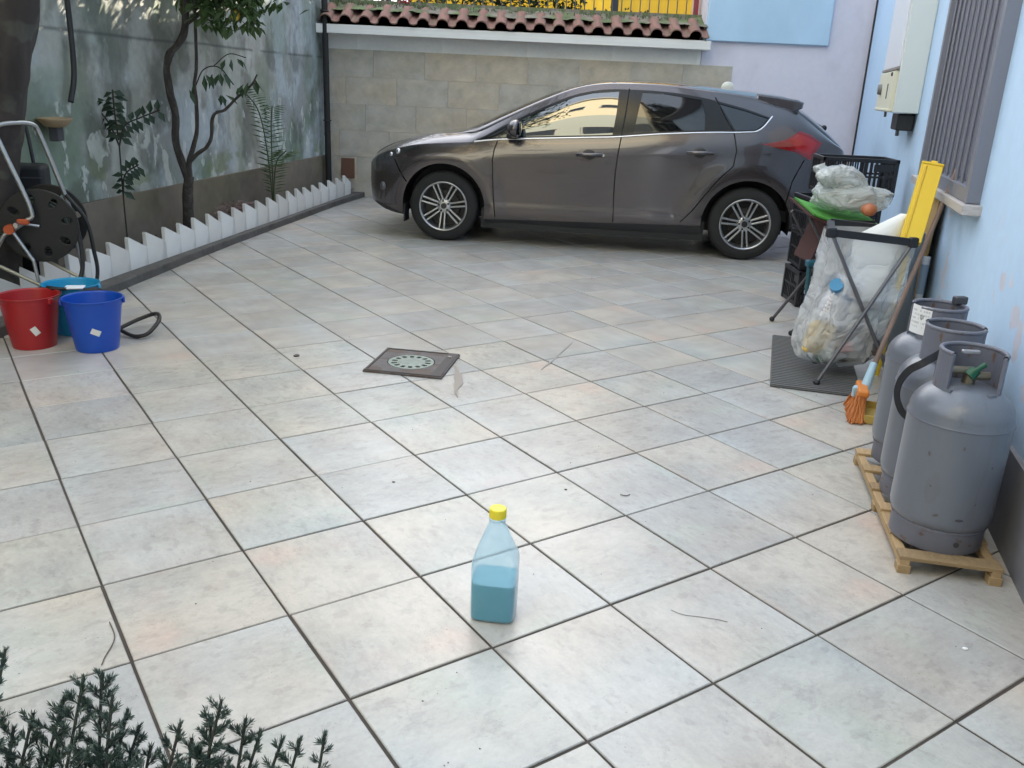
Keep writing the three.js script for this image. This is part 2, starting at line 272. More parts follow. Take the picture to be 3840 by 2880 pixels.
// ---------- back wall with stone cladding and a tiled coping ----------
{
  const Z0 = -11.006, w = thing('boundary_wall', 'beige stone-clad boundary wall behind the car with clay tile coping', 'wall');
  const plaster = tex(512, 512, (u, v) => { const n = fbm(u * 4, v * 4, 81, 5), f = fbm(u * 40, v * 40, 82, 2); const k = 0.93 + 0.16 * (n - 0.5) + 0.06 * (f - 0.5); return [0.86 * k, 0.84 * k, 0.80 * k]; });
  const mP = new THREE.MeshStandardMaterial({ map: plaster, roughness: 0.9 });
  M('wall_body', mbox(4.65, 2.1, 0.26, -0.28, 0.85, Z0 - 0.13), mP, w);
  const stone = [0, 1, 2, 3].map((q) => {
    const map = tex(256, 128, (u, v) => { const s = 300 + q * 9, n = fbm(u * 4, v * 3, s, 5), st = fbm(u * 9, v * 4 + n * 2, s + 2, 4), f = fbm(u * 50, v * 30, s + 4, 2), wv = fbm(u * 2, v * 2, s + 6, 3) - 0.5; const k = 0.95 + 0.4 * (n - 0.5) + 0.24 * (st - 0.5) + 0.1 * (f - 0.5), b = [[0.53, 0.465, 0.375], [0.505, 0.45, 0.37], [0.545, 0.475, 0.38], [0.49, 0.445, 0.37]][q]; return [b[0] * k * (1 + 0.15 * wv), b[1] * k, b[2] * k * (1 - 0.2 * wv)]; });
    return new THREE.MeshStandardMaterial({ map, roughness: 0.6, bumpMap: map, bumpScale: 0.002 });
  });
  const R = rng(12), gs = {};
  for (let r = 0; r < 6; r++) {
    const y1 = 1.708 - r * 0.307, off = [0, -0.33, -0.1, -0.42, -0.21, 0][r];
    for (let x = -2.42 + off; x < 2.42; x += 0.61) {
      const a = Math.max(x, -2.42), b = Math.min(x + 0.61, 2.431); if (b - a < 0.05) continue;
      const wd = b - a - 0.002, key = wd.toFixed(3), g = gs[key] ??= rb(wd, 0.3055, 0.02, 0.0015, 0, 0, 0, 1);
      const o = M('cladding_tile', g, stone[Math.floor(R() * 4)], w);
      o.position.set((a + b) / 2, y1 - 0.1535, Z0 + 0.003 + (R() - 0.5) * 0.003); if (R() < 0.5) o.rotation.z = Math.PI;
    }
  }
  M('eave_slab', rb(4.55, 0.10, 0.46, 0.008, -0.17, 1.915, Z0 + 0.0), mP, w);
  // clay roof tiles: each one an arch and a pan
  const prof = []; for (let k = 0; k <= 12; k++) { const a = Math.PI * k / 12; prof.push([0.068 - 0.068 * Math.cos(a), 0.066 * Math.sin(a)]); } for (let k = 1; k <= 5; k++) { const a = Math.PI * k / 5; prof.push([0.136 + 0.088 * k / 5, -0.014 * Math.sin(a)]); }
  const sh = new THREE.Shape(); prof.forEach(([x, y], i) => i ? sh.lineTo(x, y) : sh.moveTo(x, y)); [...prof].reverse().forEach(([x, y]) => sh.lineTo(x, y - 0.014));
  const tg = new THREE.ExtrudeGeometry(sh, { depth: 0.42, bevelEnabled: false }).translate(-0.112, 0, -0.42);
  const clay = [0, 1, 2, 3].map((q) => { const map = tex(256, 256, (u, v) => { const s = 400 + q * 7, n = fbm(u * 22, v * 5, s, 4), moss = sstep(0.50, 0.70, fbm(u * 30, v * 9 + 2, s + 2, 4)), f = fbm(u * 90, v * 40, s + 3, 2); const k = 0.75 + 0.6 * n + 0.2 * (f - 0.5); const m = moss * 0.6; return [lerp(0.235, 0.14, m) * k, lerp(0.125, 0.135, m) * k, lerp(0.10, 0.085, m) * k]; }); return new THREE.MeshStandardMaterial({ map, roughness: 0.9, side: THREE.DoubleSide, bumpMap: map, bumpScale: 0.004 }); });
  for (let k = 0; k < 20; k++) {
    const o = M('roof_tile', tg, clay[Math.floor(R() * 4)], w); o.position.set(-2.27 + k * 0.2225, 2.006 + (R() - 0.5) * 0.012, -10.745 + (R() - 0.5) * 0.02);
    o.rotation.set(0.36 + (R() - 0.5) * 0.03, (R() - 0.5) * 0.05, (R() - 0.5) * 0.05);
  }
  // rough mortar bed above the tiles, moss and lichen on it
  const bed = new THREE.PlaneGeometry(4.5, 0.42, 180, 18).rotateX(-Math.PI / 2 + 0.30).translate(-0.17, 2.19, -11.13), p = bed.attributes.position;
  for (let i = 0; i < p.count; i++) p.setY(i, p.getY(i) + 0.06 * (fbm(p.getX(i) * 7, p.getZ(i) * 7, 86, 4) - 0.5));
  bed.computeVertexNormals();
  const bt = tex(1024, 128, (u, v) => { const n = fbm(u * 60, v * 6, 87, 4), m = sstep(0.42, 0.62, fbm(u * 16, v * 2, 88, 4)); const k = 0.6 + 0.8 * n; return [lerp(0.20, 0.13, m) * k, lerp(0.18, 0.16, m) * k, lerp(0.14, 0.075, m) * k]; });
  M('mortar_bed', bed, new THREE.MeshStandardMaterial({ map: bt, roughness: 1, side: THREE.DoubleSide }), w);
  M('top_course', mbox(4.5, 0.5, 0.2, -0.17, 2.02, -11.36), new THREE.MeshStandardMaterial({ map: bt, roughness: 1 }), w);
}
// terrace of the neighbouring garden behind the wall
struct(M('terrace', mbox(10, 2.2, 16, -2.95, 1.06, -19.26), mat(0.10, 0.09, 0.06, 1)));
// ---------- the blue house on the right ----------
const HOUSE = new THREE.Group(); HOUSE.name = numbered('blue_house'); scene.add(HOUSE);
tag(HOUSE, 'pale blue house with peeling paint along the right side of the yard', 'house');
HOUSE.position.set(4.01, 0, -11.006); HOUSE.rotation.y = Math.atan2(-0.963, -0.27);
const onWall = (s, y, off) => [4.01 - 0.27 * s - 0.963 * off, y, -11.006 + 0.963 * s - 0.27 * off];
{
  const spots = [[6.87, 0.56, 0.05, 0.15], [8.0, 0.757, 0.05, 0.045], [8.25, 0.68, 0.09, 0.05], [8.35, 0.62, 0.05, 0.09], [8.6, 0.50, 0.10, 0.06], [8.75, 0.36, 0.12, 0.07], [7.4, 0.30, 0.07, 0.05], [6.3, 0.62, 0.04, 0.06], [5.0, 1.2, 0.05, 0.03], [8.9, 0.8, 0.06, 0.04]];
  const map = tex(2048, 1024, (u, v) => {
    const x = u * 12.6, y = v * 6.3, n = fbm(x * 1.1, y * 1.1, 111, 5), f = fbm(x * 22, y * 22, 112, 3), st = fbm(x * 6, y * 0.8, 113, 4), e = fbm(x * 14, y * 14, 114, 4) - 0.5;
    const k = 0.95 + 0.14 * (n - 0.5) + 0.07 * (f - 0.5) + 0.05 * (st - 0.5);
    let c = [0.53 * k, 0.70 * k, 0.895 * k], p = 0;
    for (const [a, b, rx, ry] of spots) { const d = Math.hypot((x - a) / rx, (y - b) / ry) * 1.35 + e * 2.0; p = Math.max(p, sstep(1.0, 0.86, d)); }
    p = Math.max(p, sstep(0.74, 0.75, fbm(x * 9, y * 9, 116, 4)) * sstep(1.1, 0.6, y));
    const q = [0.62 + 0.2 * e, 0.62 + 0.2 * e, 0.70 + 0.2 * e];
    const dirt = sstep(0.5, 0.72, fbm(x * 2.5, y * 3.5, 117, 5)) * sstep(0.75, 0.1, y) * 0.35;
    for (let i = 0; i < 3; i++) { c[i] = lerp(c[i], q[i], p); c[i] = lerp(c[i], [0.25, 0.24, 0.25][i], dirt); }
    return c;
  }, 1 / 12.6, 1 / 6.3);
  const mw = new THREE.MeshStandardMaterial({ map, roughness: 0.85, bumpMap: map, bumpScale: 0.003 });
  const sh = new THREE.Shape([[0, -0.1], [12.4, -0.1], [12.4, 7.6], [0, 7.6]].map((q) => new THREE.Vector2(...q)));
  sh.holes.push(new THREE.Path([[5.80, 0.975], [5.80, 2.3], [7.31, 2.3], [7.31, 0.975]].map((q) => new THREE.Vector2(...q))));
  M('wall', new THREE.ExtrudeGeometry(sh, { depth: 0.3, bevelEnabled: false }).translate(0, 0, -0.3), mw, HOUSE);
  M('house_body', mbox(12.4, 7.5, 7.6, 6.2, 3.65, -4.11), mat(0.35, 0.5, 0.72, 0.9), HOUSE);
  M('roof', rb(12.9, 0.18, 8.4, 0.03, 6.2, 7.68, -3.95), mat(0.3, 0.28, 0.27, 0.8), HOUSE);
  const plT = tex(512, 128, (u, v) => { const n = fbm(u * 12, v * 3, 121, 5), f = fbm(u * 80, v * 20, 122, 2); const k = 0.7 + 0.6 * n + 0.2 * (f - 0.5); return [0.20 * k, 0.195 * k, 0.215 * k]; }, 0.25, 1);
  M('plinth', mbox(12.38, 0.37, 0.025, 6.2, 0.125, 0.004), new THREE.MeshStandardMaterial({ map: plT, roughness: 0.8, bumpMap: plT, bumpScale: 0.003 }), HOUSE);
  // barred window
  const win = new THREE.Group(); win.name = 'window'; HOUSE.add(win);
  const steel = mat(0.205, 0.215, 0.265, 0.45, { metalness: 0.2 }), slatM = mat(0.155, 0.16, 0.205, 0.55);
  const frame = (a, b, c, d, z, t, dep) => merge(bx(t, d - c, dep, a + t / 2, (c + d) / 2, z), bx(t, d - c, dep, b - t / 2, (c + d) / 2, z), bx(b - a - 2 * t, t, dep, (a + b) / 2, c + t / 2, z), bx(b - a - 2 * t, t, dep, (a + b) / 2, d - t / 2, z));
  M('frame', frame(5.78, 7.33, 0.978, 2.3, 0.02, 0.06, 0.075), steel, win);
  const nS = 10; for (let k = 0; k < nS; k++) M('slat', rb(1.42 / nS - 0.012, 1.2, 0.022, 0.005, 5.84 + (k + 0.5) * 1.43 / nS, 1.64, -0.02, 1), slatM, win);
  for (let k = 0; k <= nS; k++) M('bar', rod([5.84 + k * 1.43 / nS, 1.03, 0.028], [5.84 + k * 1.43 / nS, 2.26, 0.028], 0.008, 0.008, 8), steel, win);
  const marble = tex(256, 64, (u, v) => { const n = fbm(u * 12, v * 4, 131, 5); const k = 0.85 + 0.4 * (n - 0.5); return [0.52 * k, 0.49 * k, 0.49 * k]; });
  M('sill', rb(1.68, 0.045, 0.2, 0.006, 6.555, 0.952, -0.02), new THREE.MeshStandardMaterial({ map: marble, roughness: 0.4 }), win);
}
// meter cabinet on the house wall
{
  const [x, y, z] = onWall(4.42, 1.31, 0), c = thing('meter_cabinet', 'tall off-white meter cabinet hung on the blue house wall', 'cabinet', [x, y, z], HOUSE.rotation.y);
  const body = mat(0.62, 0.66, 0.66, 0.45), cream = mat(0.66, 0.64, 0.50, 0.5), dark = mat(0.012, 0.012, 0.014, 0.5), grey = mat(0.15, 0.15, 0.15, 0.5);
  M('casing', rb(1.0, 1.3, 0.165, 0.008, 0, 0.66, 0.083), body, c);
  M('door', rb(0.96, 0.98, 0.012, 0.004, 0, 0.80, 0.171), mat(0.72, 0.72, 0.76, 0.35), c);
  M('hinge_rail', rb(0.97, 0.018, 0.03, 0.004, 0, 0.298, 0.172), mat(0.25, 0.22, 0.2, 0.6), c);
  const lp = M('lower_panel', rb(0.94, 0.27, 0.03, 0.006, 0, 0.147, 0.178), cream, c);
  M('knob', cyl(0.035, 0.04, 0.03, 20).rotateX(Math.PI / 2).translate(-0.24, 0.165, 0.205), grey, lp);
  M('slot', bx(0.02, 0.10, 0.006, 0.2, 0.15, 0.196), grey, lp);
  M('trim', rb(0.95, 0.016, 0.036, 0.004, 0, 0.025, 0.182), cream, lp);
  M('screw', cyl(0.013, 0.013, 0.02, 12).rotateX(Math.PI / 2).translate(0.36, 0.262, 0.192), dark, lp);
  M('vent_box', rb(0.34, 0.11, 0.11, 0.01, 0.26, -0.052, 0.065), dark, c);
  M('cable_gland', cyl(0.013, 0.013, 0.05, 10, 0.2, -0.125, 0.08), grey, c);
  M('cable_gland', cyl(0.01, 0.01, 0.04, 10, -0.3, -0.01, 0.13), grey, c);
}
// lavender annex that closes the yard at the back right
{
  const a = thing('lavender_annex', 'pale lavender plastered building end at the back right corner', 'building', [0, 0, 0]);
  const map = tex(1024, 1024, (u, v) => { const x = u * 8, y = v * 8, n = fbm(x * 1.2, y * 1.2, 141, 5), f = fbm(x * 25, y * 25, 142, 2), d = sstep(0.55, 0.8, fbm(x * 2.6, y * 1.4, 143, 4)); const k = 0.95 + 0.16 * (n - 0.5) + 0.05 * (f - 0.5) - 0.10 * d; return [0.70 * k, 0.675 * k, 0.755 * k]; }, 1 / 8, 1 / 8);
  M('wall', mbox(7, 7.1, 12, 5.552, 3.45, -17.006), new THREE.MeshStandardMaterial({ map, roughness: 0.85 }), a);
  M('roof', rb(7.3, 0.16, 12.3, 0.02, 5.6, 7.07, -17), mat(0.3, 0.28, 0.27, 0.8), a);
  const bl = tex(256, 256, (u, v) => { const n = fbm(u * 5, v * 5, 151, 5); const k = 0.92 + 0.2 * (n - 0.5); return [0.47 * k, 0.65 * k, 0.81 * k]; });
  M('painted_panel', rb(1.43, 2.4, 0.07, 0.012, 2.785, 3.175, -10.985), new THREE.MeshStandardMaterial({ map: bl, roughness: 0.8 }), a);
}
tag(M('corner_gap_line', merge(tube([[3.985, 0, -10.96], [3.985, 2, -10.96], [3.985, 4, -10.96]], 0.011, 8, 8)), mat(0.02, 0.02, 0.025, 0.6)), 'thin dark conduit added as a tube up the corner beside the blue house', 'gap_line');  // dark tube added for the dark gap line where the walls meet
// ---------- apartment block behind the viewer: sunlit upper floors, mirrored by the car windows ----------
{
  const b = thing('apartment_block', 'cream and green apartment block behind the viewer', 'building', [0, 0, 0]);
  M('upper_wall', mbox(5.4, 4.6, 5, -2.9, 10.9, 4.9), mat(0.80, 0.71, 0.48, 0.9), b);
  M('lower_wall', mbox(5.4, 8.7, 5, -2.9, 4.25, 4.9), mat(0.47, 0.49, 0.41, 0.9), b);
  M('roof', rb(5.8, 0.2, 5.4, 0.02, -2.9, 13.3, 4.9), mat(0.5, 0.47, 0.4, 0.8), b);
  const wm = mat(0.03, 0.035, 0.04, 0.2), fm = mat(0.5, 0.48, 0.42, 0.6);
  for (let k = 0; k < 3; k++) for (const y of [2.2, 5.4, 11.0]) { const f = M('window', rb(1.0, 0.9, 0.08, 0.01, -4.6 + k * 1.7, y, 2.38), fm, b); M('pane', bx(0.88, 0.76, 0.02, -4.6 + k * 1.7, y, 2.335), wm, f); }
}
// ---------- the car ----------
const interp = (tab) => (x) => { // smooth monotone-ish interpolation through a table
  const n = tab.length; if (x <= tab[0][0]) return tab[0][1]; if (x >= tab[n - 1][0]) return tab[n - 1][1];
  let i = 0; while (x > tab[i + 1][0]) i++;
  const h = tab[i + 1][0] - tab[i][0], d = (k) => k <= 0 ? (tab[1][1] - tab[0][1]) / (tab[1][0] - tab[0][0]) : k >= n - 1 ? (tab[n - 1][1] - tab[n - 2][1]) / (tab[n - 1][0] - tab[n - 2][0]) : (() => { const a = (tab[k][1] - tab[k - 1][1]) / (tab[k][0] - tab[k - 1][0]), b = (tab[k + 1][1] - tab[k][1]) / (tab[k + 1][0] - tab[k][0]); return a * b <= 0 ? 0 : 2 * a * b / (a + b); })();
  const t = (x - tab[i][0]) / h, m0 = d(i) * h, m1 = d(i + 1) * h;
  return (2 * t ** 3 - 3 * t * t + 1) * tab[i][1] + (t ** 3 - 2 * t * t + t) * m0 + (-2 * t ** 3 + 3 * t * t) * tab[i + 1][1] + (t ** 3 - t * t) * m1;
};
{
  const car = thing('parked_car', 'grey-brown metallic hatchback parked sideways in front of the stone-clad wall', 'car', [-0.703, 0, -8.055], -0.11712);
  const ZC = -0.885;                                             // centre line in car space; z = 0 is the near side plane, x runs from the front axle backwards
  const W = interp([[-0.80, 0.40], [-0.78, 0.52], [-0.74, 0.62], [-0.66, 0.73], [-0.54, 0.81], [-0.38, 0.865], [-0.1, 0.895], [0.4, 0.905], [1.3, 0.912], [2.2, 0.908], [2.7, 0.90], [3.0, 0.865], [3.25, 0.80], [3.40, 0.73], [3.48, 0.66], [3.52, 0.56]]);
  const yBot = interp([[-0.80, 0.40], [-0.74, 0.33], [-0.66, 0.285], [-0.55, 0.24], [-0.4, 0.213], [0.3, 0.185], [1.5, 0.175], [2.4, 0.175], [2.9, 0.24], [3.2, 0.30], [3.52, 0.36]]);
  const yBelt = interp([[-0.80, 0.62], [-0.72, 0.68], [-0.6, 0.745], [-0.45, 0.80], [-0.25, 0.845], [0, 0.872], [0.27, 0.893], [0.47, 0.924], [1.0, 0.961], [1.5, 0.996], [1.86, 1.035], [2.26, 1.068], [2.5, 1.080], [2.8, 1.10], [3.1, 1.09], [3.3, 1.045], [3.45, 0.99], [3.52, 0.93]]);
  const yEdge = interp([[-0.80, 0.66], [-0.74, 0.72], [-0.62, 0.79], [-0.48, 0.85], [-0.3, 0.90], [-0.1, 0.938], [0.12, 0.955], [0.24, 0.965], [0.32, 0.99], [0.50, 1.083], [0.70, 1.185], [0.9, 1.280], [1.13, 1.375], [1.28, 1.413], [1.46, 1.434], [1.7, 1.440], [1.9, 1.435], [2.25, 1.405], [2.55, 1.368], [2.85, 1.322], [3.0, 1.292], [3.1, 1.24], [3.25, 1.138], [3.40, 1.035], [3.48, 0.985], [3.52, 0.95]]);
  const wEdge = interp([[-0.80, 0.30], [-0.74, 0.42], [-0.6, 0.52], [-0.3, 0.62], [0.0, 0.675], [0.2, 0.70], [0.32, 0.77], [0.5, 0.768], [0.9, 0.738], [1.3, 0.712], [1.8, 0.700], [2.4, 0.682], [2.9, 0.645], [3.1, 0.64], [3.3, 0.64], [3.45, 0.58], [3.52, 0.48]]);
  const yTop = interp([[-0.80, 0.67], [-0.76, 0.735], [-0.66, 0.80], [-0.48, 0.868], [-0.25, 0.922], [-0.05, 0.955], [0.06, 0.972], [0.2, 1.03], [0.45, 1.15], [0.7, 1.262], [0.92, 1.352], [1.1, 1.413], [1.3, 1.455], [1.5, 1.474], [1.84, 1.478], [2.16, 1.464], [2.48, 1.444], [2.8, 1.420], [3.02, 1.392], [3.06, 1.335], [3.13, 1.295], [3.25, 1.215], [3.37, 1.12], [3.48, 1.02], [3.52, 0.97]]);
  // outline of one side at station s: list of [half width, height], bottom to roof edge
  const NB = 20, NG = 10;
  const sect = (s) => {
    const w = W(s), b = yBot(s), t = yBelt(s), e = yEdge(s), we = wEdge(s), out = [], crease = t - 0.125;
    const bump = (y) => 0.022 * Math.exp(-(((Math.hypot(s - 2.70, y - 0.31) - 0.47) / 0.10) ** 2)) * sstep(0.2, 0.5, y) + 0.016 * Math.exp(-(((Math.hypot(s + 0.005, y - 0.31) - 0.46) / 0.09) ** 2));
    for (let k = 0; k <= NB; k++) {
      const q = k / NB, y = lerp(b, t, q);
      let d;
      if (y > crease) { const v = (y - crease) / (t - crease); d = 0.004 + 0.040 * Math.pow(v, 1.25); }
      else { const v = (crease - y) / (crease - b); d = 0.004 * (1 - v) + 0.026 * Math.sin(Math.min(1, v * 1.15) * Math.PI / 2) ** 2 + 0.055 * sstep(0.90, 1, v); d -= 0.018 * Math.exp(-(((y - 0.325) / 0.022) ** 2)) * sstep(0.3, 0.6, s) * sstep(2.5, 2.2, s); }
      out.push([w - d * sstep(-0.8, -0.3, s) * sstep(3.6, 3.2, s) - (1 - sstep(-0.8, -0.3, s)) * 0.02 * q + bump(y), y]);
    }
    const w0 = out[NB][0];
    for (let k = 1; k <= NG; k++) { const q = k / NG; out.push([lerp(w0 - 0.004, we, q ** 1.12) + 0.016 * Math.sin(q * Math.PI), lerp(t, e, q)]); }
    return out;
  };
  const S = []; { let s = -0.80; while (s < 3.521) { S.push(s); s += s < -0.5 || s > 3.2 ? 0.018 : 0.032; } S.push(3.52); }
  const grid = S.map((s) => sect(s).map(([h, y]) => [s, y, ZC + h]));
  const sideZ = (s, y) => { const q = sect(s); for (let k = 0; k < q.length - 1; k++) if (y >= q[k][1] && y <= q[k + 1][1]) return ZC + lerp(q[k][0], q[k + 1][0], (y - q[k][1]) / (q[k + 1][1] - q[k][1])); return ZC + q[y < q[0][1] ? 0 : q.length - 1][0]; };
  const normals = (g) => g.map((row, i) => row.map((p, j) => { const a = g[Math.max(0, i - 1)][j], b = g[Math.min(g.length - 1, i + 1)][j], c = row[Math.max(0, j - 1)], d = row[Math.min(row.length - 1, j + 1)]; const n = V3(b[0] - a[0], b[1] - a[1], b[2] - a[2]).cross(V3(d[0] - c[0], d[1] - c[1], d[2] - c[2])).normalize(); return [...p, n.x, n.y, n.z]; }));
  const toTris = (g) => { const t = []; for (let i = 0; i < g.length - 1; i++) for (let j = 0; j < g[i].length - 1; j++) { t.push([g[i][j], g[i + 1][j], g[i + 1][j + 1]], [g[i][j], g[i + 1][j + 1], g[i][j + 1]]); } return t; };
  // split triangles by a convex outline in side view; returns [inside, outside]
  const cutLine = (poly, ax, ay, bx_, by) => { const f = (v) => (bx_ - ax) * (v[1] - ay) - (by - ay) * (v[0] - ax), I = [], O = []; for (let i = 0; i < poly.length; i++) { const p = poly[i], q = poly[(i + 1) % poly.length]; let a = f(p), b = f(q); if (Math.abs(a) < 1e-9) a = 0; if (Math.abs(b) < 1e-9) b = 0; if (a >= 0) I.push(p); if (a <= 0) O.push(p); if ((a > 0 && b < 0) || (a < 0 && b > 0)) { const t = a / (a - b), m = p.map((x, k) => x + (q[k] - x) * t); I.push(m); O.push(m); } } return [I, O]; };
  const fan = (p, to) => { for (let k = 1; k + 1 < p.length; k++) { const a = p[0], b = p[k], c = p[k + 1]; if (Math.abs((b[0] - a[0]) * (c[1] - a[1]) - (c[0] - a[0]) * (b[1] - a[1])) > 1e-12) to.push([a, b, c]); } };
  const cut = (tris, poly) => {
    let A = 0; poly.forEach((p, i) => { const q = poly[(i + 1) % poly.length]; A += p[0] * q[1] - q[0] * p[1]; }); if (A < 0) poly = [...poly].reverse();
    const xs = poly.map((p) => p[0]), ys = poly.map((p) => p[1]), x0 = Math.min(...xs), x1 = Math.max(...xs), y0 = Math.min(...ys), y1 = Math.max(...ys), inn = [], out = [];
    for (const t of tris) {
      if (Math.max(t[0][0], t[1][0], t[2][0]) < x0 || Math.min(t[0][0], t[1][0], t[2][0]) > x1 || Math.max(t[0][1], t[1][1], t[2][1]) < y0 || Math.min(t[0][1], t[1][1], t[2][1]) > y1) { out.push(t); continue; }
      let p = t; for (let i = 0; i < poly.length && p.length > 2; i++) { const a = poly[i], b = poly[(i + 1) % poly.length], [I, O] = cutLine(p, a[0], a[1], b[0], b[1]); if (O.length > 2) fan(O, out); p = I; }
      if (p.length > 2) fan(p, inn);
    }
    return [inn, out];
  };
  const disc = (x, y, r, n = 40) => Array.from({ length: n }, (_, k) => [x + r * Math.cos(k / n * 2 * Math.PI), y + r * Math.sin(k / n * 2 * Math.PI)]);
  const push = (tris, d) => tris.map((t) => t.map((v) => [v[0] + v[3] * d, v[1] + v[4] * d, v[2] + v[5] * d, v[3], v[4], v[5]]));
  const mirror = (tris) => tris.map(([a, b, c]) => [a, c, b].map((v) => [v[0], v[1], 2 * ZC - v[2], v[3], v[4], -v[5]]));
  const lineQuads = (pts, w) => { const q = []; for (let i = 0; i + 1 < pts.length; i++) { const [a, b] = [pts[i], pts[i + 1]], l = Math.hypot(b[0] - a[0], b[1] - a[1]), nx = -(b[1] - a[1]) / l * w / 2, ny = (b[0] - a[0]) / l * w / 2, ex = (b[0] - a[0]) / l * w * 0.3, ey = (b[1] - a[1]) / l * w * 0.3; q.push([[a[0] + nx - ex, a[1] + ny - ey], [a[0] - nx - ex, a[1] - ny - ey], [b[0] - nx + ex, b[1] - ny + ey], [b[0] + nx + ex, b[1] + ny + ey]]); } return q; };
  const seamF = [[0.478, 0.912], [0.455, 0.839], [0.444, 0.749], [0.452, 0.6], [0.462, 0.45], [0.483, 0.255]];
  const seamB = [[1.600, 1.40], [1.585, 1.2], [1.563, 1.005], [1.545, 0.85], [1.535, 0.696], [1.537, 0.5], [1.547, 0.272]];
  const seamR = [[2.340, 1.36], [2.43, 1.2], [2.515, 1.082], [2.55, 0.937], [2.535, 0.809], [2.43, 0.70], [2.315, 0.541], [2.225, 0.406], [2.14, 0.31]];
  let body = toTris(normals(grid)), r;
  const B = { wheel: [], trim: [], glassF: [], glassQ: [], glassR: [], glassE: [], lamp: [], tail: [], seam: [], sill: [] };
  for (const [x, y] of [[0.0, 0.315], [2.70, 0.31]]) { [r, body] = cut(body, disc(x, y, 0.385)); }
  for (const x of [0.0, 2.70]) { [r, body] = cut(body, [[x - 0.375, -0.1], [x + 0.375, -0.1], [x + 0.375, 0.29], [x - 0.375, 0.29]]); }
  { // window band, cut in upright strips
    const lo = interp([[0.285, 0.905], [0.5, 0.934], [1.0, 0.970], [1.5, 1.004], [1.86, 1.044], [2.26, 1.077], [2.5, 1.089], [2.70, 1.105], [2.765, 1.150], [2.815, 1.218]]);
    const hi = interp([[0.285, 0.905], [0.488, 1.028], [0.69, 1.133], [0.901, 1.235], [1.132, 1.333], [1.283, 1.370], [1.464, 1.393], [1.7, 1.396], [1.915, 1.390], [2.246, 1.354], [2.343, 1.336], [2.60, 1.281], [2.815, 1.218]]);
    const xs = []; for (let x = 0.285; x < 2.69; x += 0.1) xs.push(x); xs.push(2.70, 2.73, 2.765, 2.79, 2.815);
    for (let i = 0; i + 1 < xs.length; i++) { const p = xs[i], q = xs[i + 1]; [r, body] = cut(body, [[p, lo(p)], [q, lo(q)], [q, hi(q) + 1e-5], [p, hi(p) + 1e-5]]); B.trim.push(...r); }
  }
  [B.glassF, B.trim] = cut(B.trim, [[0.69, 0.965], [1.0, 0.985], [1.485, 1.017], [1.505, 1.2], [1.512, 1.376], [1.283, 1.352], [1.132, 1.314], [0.901, 1.214], [0.69, 1.112]]);
  [B.glassQ, B.trim] = cut(B.trim, [[0.36, 0.932], [0.62, 0.958], [0.62, 1.075], [0.5, 1.016]]);
  [B.glassR, B.trim] = cut(B.trim, [[1.665, 1.044], [1.86, 1.060], [2.268, 1.092], [2.262, 1.22], [2.222, 1.335], [1.915, 1.372], [1.715, 1.377]]);
  [B.glassE, B.trim] = cut(B.trim, [[2.375, 1.312], [2.525, 1.104], [2.69, 1.117], [2.75, 1.158], [2.79, 1.212], [2.60, 1.264]]);
  for (const q of [[[2.748, 1.003], [2.86, 1.023], [2.85, 0.985]], [[2.86, 1.023], [2.95, 1.048], [2.94, 0.968], [2.85, 0.985]], [[2.95, 1.048], [3.07, 1.122], [3.05, 0.95], [2.94, 0.968]], [[3.07, 1.122], [3.16, 1.095], [3.27, 1.03], [3.185, 0.885], [3.05, 0.95]]]) { [r, body] = cut(body, q); B.tail.push(...r); }
  [B.lamp, body] = cut(body, [[-0.66, 0.705], [-0.50, 0.79], [-0.30, 0.832], [-0.22, 0.832], [-0.36, 0.77], [-0.52, 0.70], [-0.63, 0.67]]);
  for (const line of [seamF, seamB, seamR, [[-0.345, 0.52], [-0.40, 0.60], [-0.46, 0.705]], [[3.02, 0.50], [3.05, 0.70], [3.13, 0.885]]]) { const got = []; for (const q of lineQuads(line, 0.0105)) { [r, body] = cut(body, q); got.push(...r); if (line !== seamF) { [r, B.trim] = cut(B.trim, q); got.push(...r); } } B.seam.push(got); }
  { [B.sill, body] = cut(body, [[0.36, 0.1], [2.36, 0.1], [2.36, 0.288], [1.55, 0.262], [0.40, 0.228], [0.36, 0.226]]); let lip; [lip, body] = cut(body, [[-0.9, 0.1], [-0.34, 0.1], [-0.34, 0.262], [-0.55, 0.29], [-0.68, 0.345], [-0.9, 0.4]]); B.lipF = lip; [lip, body] = cut(body, [[3.05, 0.1], [3.6, 0.1], [3.6, 0.42], [3.05, 0.36]]); B.lipR = lip; }
  // sort the remaining skin into panels
  const lineX = (L, y) => { for (let i = 0; i + 1 < L.length; i++) if (y <= L[i][1] && y >= L[i + 1][1]) return lerp(L[i][0], L[i + 1][0], (y - L[i][1]) / (L[i + 1][1] - L[i][1])); return y > L[0][1] ? L[0][0] : L[L.length - 1][0]; };
  const panels = { front_fender: [], front_door: [], rear_door: [], rear_quarter: [], front_bumper: [], rear_bumper: [], roof_rail: [] };
  for (const t of body) {
    const x = (t[0][0] + t[1][0] + t[2][0]) / 3, y = (t[0][1] + t[1][1] + t[2][1]) / 3;
    if (x < 0.3 || y < yBelt(x) + 0.003) { if (x < -0.34 && x < lerp(-0.345, -0.46, (y - 0.52) / 0.185)) panels.front_bumper.push(t); else if (x < lineX(seamF, y)) panels.front_fender.push(t); else if (x < lineX(seamB, y)) panels.front_door.push(t); else if (x < lineX(seamR, y)) panels.rear_door.push(t); else if (x > lerp(3.02, 3.13, (y - 0.5) / 0.385) && y < 0.89) panels.rear_bumper.push(t); else panels.rear_quarter.push(t); }
    else if (x > 2.6) panels.rear_quarter.push(t); else panels.roof_rail.push(t);
  }
